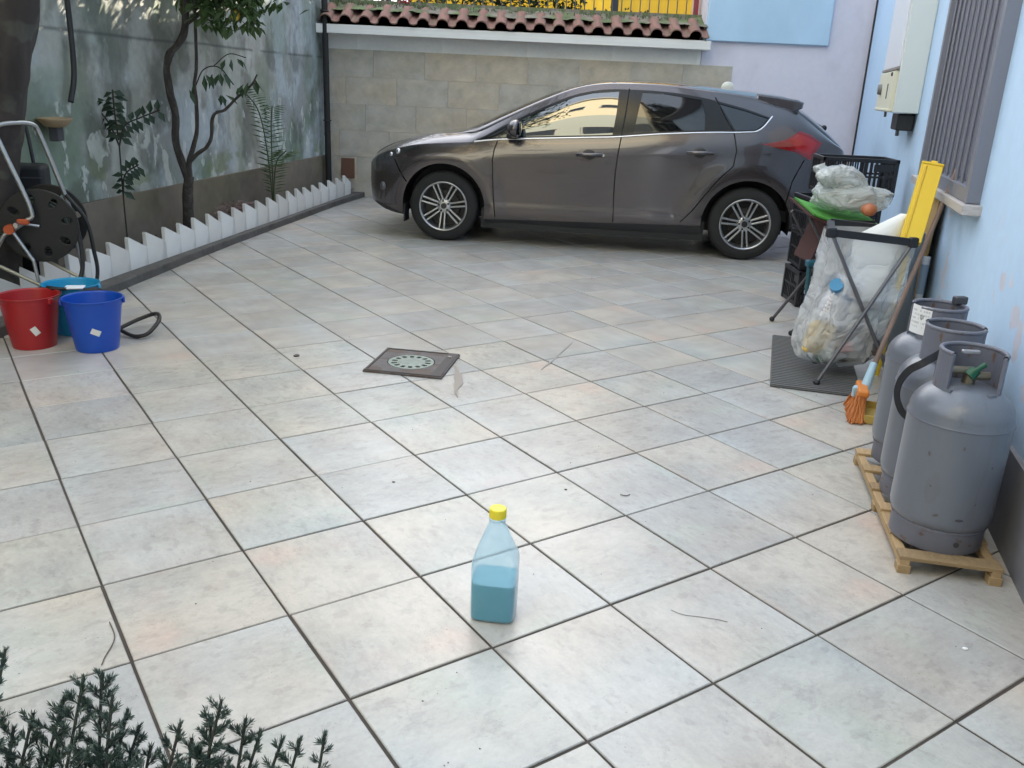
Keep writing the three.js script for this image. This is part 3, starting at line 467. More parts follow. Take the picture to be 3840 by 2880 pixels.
  const paint = new THREE.MeshPhysicalMaterial({ color: rgb(0.096, 0.083, 0.086), metalness: 0.75, roughness: 0.26, clearcoat: 1, clearcoatRoughness: 0.05, side: THREE.DoubleSide });
  const gloss = new THREE.MeshPhysicalMaterial({ color: rgb(0.006, 0.006, 0.007), roughness: 0.22, specularIntensity: 0.8, side: THREE.DoubleSide });
  const glass = new THREE.MeshPhysicalMaterial({ color: rgb(0.010, 0.014, 0.013), roughness: 0.02, ior: 2.4, side: THREE.DoubleSide });
  const glassDark = new THREE.MeshPhysicalMaterial({ color: rgb(0.006, 0.006, 0.008), roughness: 0.03, ior: 1.7, side: THREE.DoubleSide });
  const black = mat(0.012, 0.012, 0.014, 0.6), rubber = mat(0.016, 0.016, 0.017, 0.82), chrome = mat(0.62, 0.62, 0.64, 0.22, { metalness: 1 }), alloy = mat(0.46, 0.46, 0.47, 0.3, { metalness: 0.85 });
  const red = new THREE.MeshPhysicalMaterial({ color: rgb(0.20, 0.007, 0.010), roughness: 0.12, clearcoat: 1, side: THREE.DoubleSide });
  const both = (name, tris, m) => { const o = M(name, triGeo(tris), m, car); M(name, triGeo(mirror(tris)), m, car); return o; };
  for (const [k, t] of Object.entries(panels)) both(k, t, paint);
  both('window_surround', B.trim, gloss);
  const NAMES = [['door_window', B.glassF, glass], ['front_quarter_window', B.glassQ, glassDark], ['door_window', B.glassR, glassDark], ['rear_quarter_window', B.glassE, glassDark]];
  for (const [n, t, m] of NAMES) both(n, push(t, -0.004), m);
  for (const t of B.seam) both('panel_gap', push(t, -0.010), black);
  { const sm = mat(0.02, 0.02, 0.022, 0.55); both('sill', push(B.sill, -0.003), sm); both('front_lip', push(B.lipF, -0.003), sm); both('rear_lip', push(B.lipR, -0.003), sm); }
  { const [lens, rest] = cut(B.tail, [[2.98, 1.045], [3.07, 1.10], [3.15, 1.075], [3.225, 1.03], [3.17, 0.925], [3.06, 0.968]]), o = both('taillight', push(rest, 0.002), red); both('taillight_lens', push(lens, 0.0005), new THREE.MeshPhysicalMaterial({ color: rgb(0.32, 0.010, 0.013), roughness: 0.2, clearcoat: 1, side: THREE.DoubleSide })); }
  both('headlight', push(B.lamp, 0.002), new THREE.MeshPhysicalMaterial({ color: rgb(0.03, 0.032, 0.035), roughness: 0.06, clearcoat: 1, side: THREE.DoubleSide }));
  // lamp inserts seen through the headlight
  for (const q of [1, -1]) { const z = (s, y) => q > 0 ? sideZ(s, y) + 0.004 : 2 * ZC - sideZ(s, y) - 0.004; M('headlight_reflector', merge(new THREE.SphereGeometry(0.03, 12, 8).translate(-0.43, 0.775, z(-0.43, 0.775) - q * 0.02), new THREE.SphereGeometry(0.022, 12, 8).translate(-0.50, 0.745, z(-0.50, 0.745) - q * 0.014)), chrome, car); M('fog_lamp', new THREE.SphereGeometry(0.042, 14, 10).scale(0.8, 1, 0.5).translate(-0.585, 0.455, z(-0.585, 0.455)), mat(0.10, 0.10, 0.11, 0.15, { metalness: 0.4 }), car); }
  // upper skin: bonnet, windscreen, roof, tailgate
  const NT = 16, topG = normals(S.map((s) => { const e = yEdge(s), w = wEdge(s), t = yTop(s), row = []; for (let k = 0; k <= NT; k++) { const q = k / NT; row.push([s, e + (t - e) * Math.sin(q * Math.PI / 2) ** 0.9, ZC + w * Math.cos(q * Math.PI / 2) ** 0.85]); } return row; }));
  const top = toTris(topG), TB = { bonnet: [], windscreen: [], roof: [], rear_window: [], tailgate: [] };
  for (const t of top) {
    const x = (t[0][0] + t[1][0] + t[2][0]) / 3, z = (t[0][2] + t[1][2] + t[2][2]) / 3 - ZC;
    if (x < 0.06 + (z / 0.7) ** 2 * 0.22) TB.bonnet.push(t); else if (x < 1.0 && z < wEdge(x) - 0.05) TB.windscreen.push(t); else if (x < 3.03) TB.roof.push(t); else if (x < 3.40 && z < 0.55) TB.rear_window.push(t); else TB.tailgate.push(t);
  }
  for (const [k, t] of Object.entries(TB)) M(k, triGeo([...t, ...mirror(t)]), k === 'windscreen' || k === 'rear_window' ? glassDark : paint, car);
  // nose and tail closing faces, underbody
  const cap = (i, name, m) => { const row = [...grid[i], ...topG[i].map((p) => p.slice(0, 3))], t = [], nx = i ? 1 : -1, c = [row[0][0], (row[0][1] + row[row.length - 1][1]) / 2, ZC, nx, 0, 0]; for (let k = 0; k + 1 < row.length; k++) t.push([c, [...row[k], nx, 0, 0], [...row[k + 1], nx, 0, 0]]); t.push([c, [row[0][0], row[0][1], ZC, nx, 0, 0], [...row[0], nx, 0, 0]]); M(name, triGeo([...t, ...mirror(t)]), m, car); };
  cap(0, 'grille', black); cap(S.length - 1, 'tailgate_panel', paint);
  M('underbody', merge(bx(2.0, 0.17, 1.68, 1.35, 0.23, ZC), bx(3.9, 0.3, 0.9, 1.35, 0.37, ZC), bx(0.35, 0.06, 1.2, -0.52, 0.30, ZC), bx(0.4, 0.1, 1.3, 3.2, 0.38, ZC)), black, car);  // dark underbody boxes, made low and wide to block light under the car
  for (const x of [0, 2.70]) { const l = new THREE.CylinderGeometry(0.383, 0.383, 1.70, 40, 1, true, Math.PI / 2 - 0.2, Math.PI + 0.4).rotateX(Math.PI / 2); M('wheel_arch_liner', merge(l.rotateZ(0).translate(x, 0.315, ZC), bx(0.74, 0.5, 0.04, x, 0.45, ZC + 0.52), bx(0.74, 0.5, 0.04, x, 0.45, ZC - 0.52)), black, car); }
  // spoiler
  { const prof = [[2.78, 1.428], [2.95, 1.412], [3.10, 1.393], [3.145, 1.378], [3.14, 1.345], [3.05, 1.30], [2.9, 1.31], [2.78, 1.33]]; const sh = new THREE.Shape(prof.map((p) => new THREE.Vector2(...p))); const g = new THREE.ExtrudeGeometry(sh, { depth: 1.24, bevelEnabled: true, bevelSize: 0.012, bevelThickness: 0.03, bevelSegments: 3, curveSegments: 6 }).translate(0, 0.0, ZC - 0.62); const p = g.attributes.position; for (let i = 0; i < p.count; i++) { const q = Math.abs(p.getZ(i) - ZC) / 0.6; p.setY(i, p.getY(i) - 0.03 * q ** 3); p.setX(i, p.getX(i) - 0.05 * q ** 4); } g.computeVertexNormals(); M('spoiler', g, paint, car); }
  M('pale_roof_dome', new THREE.SphereGeometry(0.05, 20, 14).scale(1.15, 1.1, 0.5).translate(2.50, 1.450, ZC), mat(0.62, 0.62, 0.56, 0.3), car);  // pale dome stands in for a bright sunlit blob above the roof
  M('rear_wiper', merge(new THREE.SphereGeometry(0.028, 12, 8).translate(3.40, 1.135, ZC + 0.1), rod([3.40, 1.135, ZC + 0.1], [3.30, 1.22, ZC - 0.35], 0.009)), black, car);
  // chrome line under the windows, kicking up at the rear
  for (const q of [1, -1]) {
    const pts = [[0.27, 0.898], [0.36, 0.912], [0.5, 0.929], [0.75, 0.948], [1.0, 0.965], [1.25, 0.982], [1.5, 0.999], [1.7, 1.021], [1.86, 1.039], [2.06, 1.057], [2.26, 1.072], [2.4, 1.080], [2.5, 1.084], [2.62, 1.092], [2.70, 1.102], [2.755, 1.138], [2.80, 1.19], [2.83, 1.228]];
    const c = pts.map(([s, y]) => V3(s, y, q > 0 ? sideZ(s, y) : 2 * ZC - sideZ(s, y))), cv = new THREE.CatmullRomCurve3(c), g = new THREE.TubeGeometry(cv, 120, 0.0078, 8);
    M('chrome_trim', g, chrome, car);
    // mirror
    const mz = (d) => ZC + q * (0.895 + d), mg = new THREE.SphereGeometry(1, 28, 20).scale(0.068, 0.078, 0.115); const p = mg.attributes.position; for (let i = 0; i < p.count; i++) { if (p.getX(i) > 0.02) p.setX(i, 0.02 + (p.getX(i) - 0.02) * 0.45); } mg.computeVertexNormals();
    const mir = M('door_mirror', mg.translate(0.645, 1.032, mz(0.07)), paint, car);
    M('mirror_glass', new THREE.SphereGeometry(1, 20, 14).scale(0.008, 0.062, 0.095).translate(0.690, 1.034, mz(0.07)), glassDark, mir);
    M('mirror_base', rb(0.10, 0.05, 0.14, 0.018, 0.615, 0.965, mz(-0.02)), black, mir);
    // handles in their cups
    for (const [hx, hy] of [[1.305, 0.843], [2.255, 0.906]]) {
      const z0 = (x, y) => q > 0 ? sideZ(x, y) : 2 * ZC - sideZ(x, y);
      const h = M('door_handle', tube([[hx - 0.115, hy - 0.004, z0(hx - 0.115, hy) - q * 0.004], [hx - 0.06, hy, z0(hx, hy) + q * 0.024], [hx + 0.04, hy + 0.002, z0(hx, hy) + q * 0.026], [hx + 0.105, hy + 0.004, z0(hx + 0.1, hy) - q * 0.002]], 0.0165, 10, 20), paint, car);
      M('handle_cup', new THREE.SphereGeometry(0.06, 20, 12).scale(1, 0.72, 0.12).translate(hx - 0.01, hy, z0(hx, hy) - q * 0.001), mat(0.03, 0.028, 0.028, 0.4), h);
      if (hx < 2) M('key_lock', cyl(0.012, 0.012, 0.012, 12).rotateX(Math.PI / 2).translate(hx + 0.115, hy, z0(hx + 0.115, hy) + q * 0.004), chrome, h);
    }
    // mudflap
    M('mudflap', bx(0.012, 0.16, 0.16, -0.36, 0.24, ZC + q * 0.80), black, car);
  }
  // wheels
  const tyreG = lathe([[0.205, -0.085], [0.222, -0.098], [0.262, -0.102], [0.296, -0.092], [0.311, -0.07], [0.3155, -0.03], [0.3155, 0.03], [0.311, 0.07], [0.296, 0.092], [0.262, 0.102], [0.222, 0.098], [0.205, 0.085]], 72).rotateX(Math.PI / 2);
  const rimG = (() => {
    const parts = [lathe([[0.218, 0.092], [0.224, 0.100], [0.214, 0.102], [0.205, 0.092], [0.198, 0.06], [0.196, -0.08]], 64).rotateX(Math.PI / 2), lathe([[0.0, 0.062], [0.03, 0.066], [0.058, 0.062], [0.068, 0.05], [0.068, 0.02]], 32).rotateX(Math.PI / 2)];
    for (let k = 0; k < 7; k++) for (const o of [-0.108, 0.108]) {
      const a = k / 7 * 2 * Math.PI + 0.21, b = a + o, r0 = [Math.cos(a + o * 2.6) * 0.058, Math.sin(a + o * 2.6) * 0.058], r1 = [Math.cos(b) * 0.208, Math.sin(b) * 0.208];
      const dx = r1[0] - r0[0], dy = r1[1] - r0[1], l = Math.hypot(dx, dy); parts.push(rb(l, 0.0165, 0.034, 0.005).rotateY(-0.10).translate(0, 0, 0.066).rotateZ(Math.atan2(dy, dx)).translate((r0[0] + r1[0]) / 2, (r0[1] + r1[1]) / 2, 0));
    }
    return merge(parts);
  })();
  for (const [x, y] of [[0, 0.3155], [2.70, 0.3155]]) for (const q of [1, -1]) {
    const wh = new THREE.Group(); wh.name = 'wheel'; wh.position.set(x, y, ZC + q * 0.775); if (q < 0) wh.rotation.y = Math.PI; wh.rotation.z = x ? 0.13 : -0.05; car.add(wh);
    M('tyre', tyreG, rubber, wh); M('rim', rimG, alloy, wh);
    M('brake_disc', merge(cyl(0.14, 0.14, 0.02, 32).rotateX(Math.PI / 2).translate(0, 0, 0.0), cyl(0.195, 0.195, 0.02, 32).rotateX(Math.PI / 2).translate(0, 0, -0.05)), mat(0.045, 0.043, 0.042, 0.5, { metalness: 0.5 }), wh);
    M('hub_cap', cyl(0.026, 0.026, 0.012, 20).rotateX(Math.PI / 2).translate(0, 0, 0.069), mat(0.02, 0.02, 0.025, 0.3), wh);
    for (let k = 0; k < 5; k++) { const a = k / 5 * 2 * Math.PI + 0.5; M('wheel_nut', cyl(0.009, 0.009, 0.014, 6).rotateX(Math.PI / 2).translate(Math.cos(a) * 0.046, Math.sin(a) * 0.046, 0.066), black, wh); }
  }
}
// ---------- gas cylinders on their pallet ----------
const WDIR = [-0.27, 0.963], WANG = HOUSE.rotation.y;
{
  const gt = tex(512, 512, (u, v) => { const n = fbm(u * 6, v * 6, 201, 5), f = fbm(u * 70, v * 70, 202, 2), sc = sstep(0.64, 0.70, fbm(u * 26, v * 7, 203, 4)) + 0.8 * sstep(0.70, 0.74, fbm(u * 9, v * 22, 205, 4)); const k = 0.95 + 0.12 * (n - 0.5) + 0.06 * (f - 0.5); return [lerp(0.138, 0.11, sc * 0.3) * k, lerp(0.150, 0.108, sc * 0.3) * k, lerp(0.183, 0.115, sc * 0.3) * k]; });
  const steel = new THREE.MeshPhysicalMaterial({ map: gt, roughness: 0.36, clearcoat: 0.35, clearcoatRoughness: 0.25, bumpMap: gt, bumpScale: 0.0008, side: THREE.DoubleSide });
  const worn = new THREE.MeshPhysicalMaterial({ map: tex(512, 256, (u, v) => { const n = fbm(u * 6, v * 6, 261, 4), chip = sstep(0.68, 0.71, fbm(u * 34, v * 20, 262, 5)) * 0.8, halo = sstep(0.60, 0.72, fbm(u * 34, v * 20, 262, 5)) * 0.5; const k = 0.92 + 0.2 * (n - 0.5); return [lerp(lerp(0.145, 0.15, halo * 0.6), 0.13, chip) * k, lerp(lerp(0.15, 0.125, halo * 0.6), 0.07, chip) * k, lerp(lerp(0.19, 0.12, halo * 0.6), 0.045, chip) * k]; }), roughness: 0.5, side: THREE.DoubleSide });
  const dark = mat(0.05, 0.05, 0.06, 0.5), brass = mat(0.20, 0.17, 0.12, 0.4, { metalness: 0.7 }), chipM = mat(0.095, 0.085, 0.085, 0.7);
  const Rr = 0.152, bodyPts = []; // height 0 = foot ring bottom
  bodyPts.push([0.0, 0.03]); for (let k = 0; k <= 8; k++) { const a = k / 8 * Math.PI / 2; bodyPts.push([0.02 + (Rr - 0.02) * Math.sin(a), 0.105 - 0.075 * Math.cos(a)]); }
  bodyPts.push([Rr, 0.25], [Rr, 0.405], [Rr + 0.0022, 0.408], [Rr + 0.0022, 0.414], [Rr - 0.001, 0.418]);
  for (let k = 1; k <= 12; k++) { const a = k / 12 * Math.PI / 2; bodyPts.push([0.022 + (Rr - 0.023) * Math.cos(a), 0.425 + 0.098 * Math.sin(a)]); }
  bodyPts.push([0.0, 0.524]);
  const bodyG = lathe(bodyPts, 64);
  const footG = lathe([[0.132, 0.0], [0.139, 0.0], [0.139, 0.062], [0.145, 0.072], [0.138, 0.078], [0.132, 0.062], [0.132, 0]], 56);
  const collar = (gaps, r = 0.094, h = 0.120) => { // ring guard with openings: [start, end] angles that are kept
    const parts = []; for (const [a, b] of gaps) { const sh = new THREE.Shape(); const n = 28; for (let k = 0; k <= n; k++) { const t = lerp(a, b, k / n); k ? sh.lineTo(r * Math.cos(t), r * Math.sin(t)) : sh.moveTo(r * Math.cos(t), r * Math.sin(t)); } for (let k = n; k >= 0; k--) { const t = lerp(a, b, k / n); sh.lineTo((r - 0.006) * Math.cos(t), (r - 0.006) * Math.sin(t)); } parts.push(new THREE.ExtrudeGeometry(sh, { depth: h, bevelEnabled: true, bevelSize: 0.002, bevelThickness: 0.002, bevelSegments: 1 }).rotateX(-Math.PI / 2)); 
      const rim = []; for (let k = 0; k <= 16; k++) { const t = lerp(a, b, k / 16); rim.push([(r - 0.003) * Math.cos(t), h, -(r - 0.003) * Math.sin(t)]); } parts.push(tube(rim, 0.0075, 8, 40)); }
    return merge(parts);
  };
  const P0 = 0.058;
  const make = (x, z, label, turn, keep) => {
    const c = thing('gas_cylinder', label, 'gas cylinder', [x, P0, z], turn, 'gas cylinders on the pallet');
    M('body', bodyG, steel, c); M('foot_ring', footG, worn, c);
    M('weld_seam', new THREE.TorusGeometry(Rr + 0.0005, 0.0028, 6, 64).rotateX(Math.PI / 2).translate(0, 0.411, 0), worn, c);
    const k = M('collar', collar(keep).translate(0, 0.502, 0), worn, c);
    M('collar_foot', merge([0.4, 2.2, 3.6, 5.2].map((a) => bx(0.03, 0.02, 0.012, 0, 0, 0.091).rotateY(a).translate(0, 0.503, 0))), steel, k);
    M('foot_hole', cyl(0.009, 0.009, 0.004, 16).rotateX(Math.PI / 2).translate(0, 0.035, 0.1385), dark, c);
    return c;
  };
  const c1 = make(1.402, -2.572, 'nearest grey gas cylinder with green valve cap, at the front of the pallet', 0.0, [[-0.83, 3.62]]);
  const valve = M('valve', merge(cyl(0.016, 0.02, 0.05, 16, 0.0, 0.54, 0), cyl(0.012, 0.012, 0.06, 14).rotateZ(Math.PI / 2).translate(-0.035, 0.565, 0.01), cyl(0.013, 0.013, 0.05, 6).rotateZ(Math.PI / 2).translate(0.025, 0.552, 0.02)), brass, c1);
  M('valve_cap', merge(cyl(0.016, 0.019, 0.028, 14).rotateZ(-0.7).translate(-0.005, 0.562, 0.025), rod([0.002, 0.568, 0.025], [0.030, 0.588, 0.02], 0.007, 0.009)), mat(0.004, 0.075, 0.036, 0.4), valve);
  M('valve_handle', merge(rb(0.055, 0.012, 0.016, 0.004, 0.0, 0.615, -0.02)), mat(0.35, 0.33, 0.35, 0.35, { metalness: 0.5 }), valve);
  for (const [an, y, w] of [[-0.9, 0.32, 0.006], [-0.75, 0.22, 0.004], [-0.3, 0.36, 0.005], [0.15, 0.18, 0.004], [-0.55, 0.13, 0.007], [0.35, 0.30, 0.004]]) M('paint_chip', at(new THREE.CircleGeometry(w, 7).scale(1.3, 0.7, 1).rotateZ(an * 5).translate(0, 0, Rr + 0.0007), 0, y, 0, 0, an, 0), chipM, c1);
  M('dent_mark', at(new THREE.CircleGeometry(0.008, 14).scale(1.6, 0.6, 1).translate(0, 0, Rr + 0.0008), 0.0, 0.125, 0, 0, -0.1, 0), mat(0.06, 0.06, 0.07, 0.6), c1);
  const c2 = make(1.489, -2.880, 'middle grey gas cylinder with a black strap slung round it', 2.6, [[0.35, 3.1], [3.4, 6.1]]);
  const c3 = make(1.575, -3.190, 'rear grey gas cylinder with a white paper label on its collar', 0.2, [[-2.9, 2.7]]);
  const lab = tex(256, 256, (u, v) => { const row = Math.floor(v * 14), on = row % 2 === 1 && vnoise(u * 26, row * 9.7, 33) > 0.42 && u > 0.08 && u < 0.92 && row > 1 && row < 12 ? 1 : 0; const mark = Math.hypot(u - 0.62, (v - 0.62)) < 0.09 ? 1 : 0; const k = 0.74 - 0.3 * on * 0.7 - 0.35 * mark; return [k, k, k * 1.02]; });
  { const g = new THREE.CylinderGeometry(0.0965, 0.0965, 0.105, 16, 1, true, Math.PI * 1.42, 0.95).translate(0, 0.575, 0); M('paper_label', g, new THREE.MeshStandardMaterial({ map: lab, roughness: 0.7, side: THREE.DoubleSide }), c3); }
  M('valve', cyl(0.018, 0.02, 0.06, 14, 0, 0.55, 0), brass, c3); M('regulator', rb(0.05, 0.03, 0.03, 0.006, 0.086, 0.6405, -0.01), dark, c3);
  M('valve', merge(cyl(0.018, 0.02, 0.06, 14, 0, 0.55, 0), cyl(0.014, 0.014, 0.05, 12).rotateZ(Math.PI / 2).translate(0.03, 0.57, 0)), brass, c2);
  // strap
  const sp = [[1.44, 0.625, -2.80], [1.385, 0.60, -2.775], [1.345, 0.578, -2.765], [1.318, 0.548, -2.785], [1.302, 0.505, -2.80], [1.298, 0.462, -2.80], [1.305, 0.425, -2.785], [1.325, 0.395, -2.765], [1.375, 0.375, -2.722], [1.44, 0.372, -2.708]];
  { const c = curve(sp), n = 60, f = c.computeFrenetFrames(n), Pp = [], Nn = [], I = []; const ctr = V3(1.489, 0, -2.88);
    for (let i = 0; i <= n; i++) { const p = c.getPoint(i / n), t = c.getTangent(i / n), out = V3(p.x - ctr.x, 0, p.z - ctr.z).normalize(), side = new THREE.Vector3().crossVectors(out, t).normalize().multiplyScalar(0.0125); for (const [a, b] of [[1, 0.0025], [-1, 0.0025], [-1, -0.0005], [1, -0.0005], [1, 0.0025]]) { const q = p.clone().addScaledVector(side, a).addScaledVector(out, b); Pp.push(q.x, q.y, q.z); } if (i < n) for (let k = 0; k < 4; k++) { const A = i * 5 + k, Bq = A + 5; I.push(A, Bq, A + 1, Bq, Bq + 1, A + 1); } }
    const g = new THREE.BufferGeometry(); g.setAttribute('position', new THREE.BufferAttribute(new Float32Array(Pp), 3)); g.setIndex(I); g.computeVertexNormals(); const g2 = g.toNonIndexed(); g2.computeVertexNormals();
    tag(M('strap', g2, mat(0.008, 0.008, 0.012, 0.6)), 'black webbing strap slung over the middle gas cylinder', 'strap'); }
  const v0 = thing('valve_hose_box', 'dark regulator box tucked between the middle and front cylinders', 'regulator', [1.430, P0 + 0.49, -2.755]);
  M('housing', rb(0.07, 0.085, 0.05, 0.008, 0, 0.02, 0), mat(0.012, 0.012, 0.018, 0.45), v0); M('hose', tube([[0, 0.06, 0], [0.03, 0.1, -0.03], [0.05, 0.07, -0.08]], 0.008), mat(0.012, 0.012, 0.014, 0.6), v0);
  // pallet
  const wt = tex(256, 256, (u, v) => { const g = fbm(u * 3, v * 40 + 3 * fbm(u * 2, v * 3, 211, 3), 212, 4), n = fbm(u * 5, v * 5, 213, 3); const k = 0.75 + 0.45 * g + 0.2 * (n - 0.5); return [0.42 * k, 0.285 * k, 0.15 * k]; });
  const wood = [1, 0.85, 0.7].map((k) => new THREE.MeshStandardMaterial({ map: wt, color: rgb(k, k, k), roughness: 0.8 }));
  const pal = thing('wooden_pallet', 'small rough wooden pallet under the three gas cylinders', 'pallet', [1.462, 0, -2.825], Math.atan2(-0.981, -0.195));   // local x runs towards the viewer, local z away from the wall
  const L = 0.90;
  for (const [q, z] of [[0, 0.132], [1, -0.132]]) { M('runner', rb(L, 0.028, 0.03, 0.004, 0, 0.034, z), wood[q], pal); for (const x of [-L / 2 + 0.03, 0, L / 2 - 0.02]) M('foot_block', rb(0.045, 0.030, 0.04, 0.004, x, 0.013, z), wood[1], pal); }
  for (let k = 0; k < 6; k++) M('cross_slat', rb(0.06, 0.014, 0.30, 0.003, -L / 2 + 0.03 + k * (L - 0.06) / 5, 0.0505, 0), wood[k % 3], pal);
}
// ---------- broom ----------
{
  const b = thing('broom', 'broom with orange bristles and a long wooden handle leaning on the blue wall', 'broom', [1.612, 0, -3.868]);
  const topP = [0.545, 1.085, -0.61], dir = V3(...topP).normalize(), foot = V3(0.06, 0.118, -0.067);
  const wt = tex(64, 512, (u, v) => { const n = fbm(u * 6, v * 14, 221, 4), g = fbm(u * 14, v * 3, 222, 3); const k = 0.55 + 0.6 * n + 0.2 * g; return [0.19 * k, 0.13 * k, 0.105 * k]; });
  M('handle', rod([0.085, 0.17, -0.097], topP, 0.0125, 0.0115, 14), new THREE.MeshStandardMaterial({ map: wt, roughness: 0.7 }), b);
  const blue = mat(0.36, 0.52, 0.62, 0.4);
  const s = M('socket', rod([0.045, 0.085, -0.05], [0.098, 0.215, -0.112], 0.024, 0.0165, 16), blue, b);
  M('socket_rib', merge(rb(0.05, 0.03, 0.03, 0.006, 0.022, 0.105, -0.045), rb(0.03, 0.05, 0.02, 0.006, 0.0, 0.095, -0.03)), blue, s);
  const R = rng(31), list = [];
  const ax = V3(WDIR[0], 0, WDIR[1]);                            // head runs along the wall
  for (let i = 0; i < 900; i++) {
    const t = (R() - 0.5), p = V3(0.03, 0.10, -0.035).addScaledVector(ax, t * 0.13).add(V3((R() - 0.5) * 0.04, (R() - 0.5) * 0.012, (R() - 0.5) * 0.04));
    const e = V3(0.0 + (R() - 0.5) * 0.07 - 0.01, 0.002 + R() * 0.008, 0.02 + (R() - 0.5) * 0.05).addScaledVector(ax, t * 0.26 + (R() - 0.5) * 0.02);
    list.push(rod(p.toArray(), e.toArray(), 0.0024, 0.0032, 3));
  }
  M('bristles', merge(list), mat(0.50, 0.16, 0.035, 0.7), b).userData.kind = 'stuff';
  M('broom_head', at(rb(0.18, 0.035, 0.05, 0.012), 0.033, 0.108, -0.038, 0, WANG, 0.0), mat(0.62, 0.20, 0.035, 0.5), b);
}
{ const d = thing('dustpan', 'low mustard-yellow dustpan on the floor beside the broom head', 'dustpan', [1.735, 0, -3.80], WANG - 0.1); const m = mat(0.42, 0.29, 0.07, 0.5); M('tray', merge(rb(0.22, 0.006, 0.2, 0.002, 0, 0.006, 0), rb(0.22, 0.05, 0.006, 0.002, 0, 0.028, -0.1), rb(0.006, 0.04, 0.2, 0.002, -0.11, 0.022, 0), rb(0.006, 0.04, 0.2, 0.002, 0.11, 0.022, 0)), m, d); M('grip', rod([0, 0.04, -0.1], [0, 0.05, -0.2], 0.012), m, d); }
// ---------- ribbed mat ----------
{
  const m = thing('rubber_mat', 'dark grey ribbed rubber mat on the tiles under the rubbish stand', 'mat', [1.70, 0, -4.62], WANG);
  const dm = mat(0.085, 0.085, 0.088, 0.75), dm2 = mat(0.11, 0.11, 0.112, 0.7);
  M('base', rb(1.02, 0.007, 0.44, 0.003, 0, 0.006, 0.05), dm, m);
  for (let k = 0; k < 34; k++) M('rib', rb(0.016, 0.007, 0.43, 0.003, -0.495 + k * 0.03, 0.0125, 0.05, 1), dm2, m);
}
const creaseT = tex(512, 512, (u, v) => { const w = fbm(u * 5, v * 5, 251, 3), r = (f, s) => 1 - Math.abs(fbm(u * f + w * 1.5, v * f * 0.7 + w, s, 3) - 0.5) * 4; const k = clamp(0.55 * Math.max(0, r(7, 252)) ** 3 + 0.45 * Math.max(0, r(15, 253)) ** 3); return [k, k, k]; }, 2, 1, true);
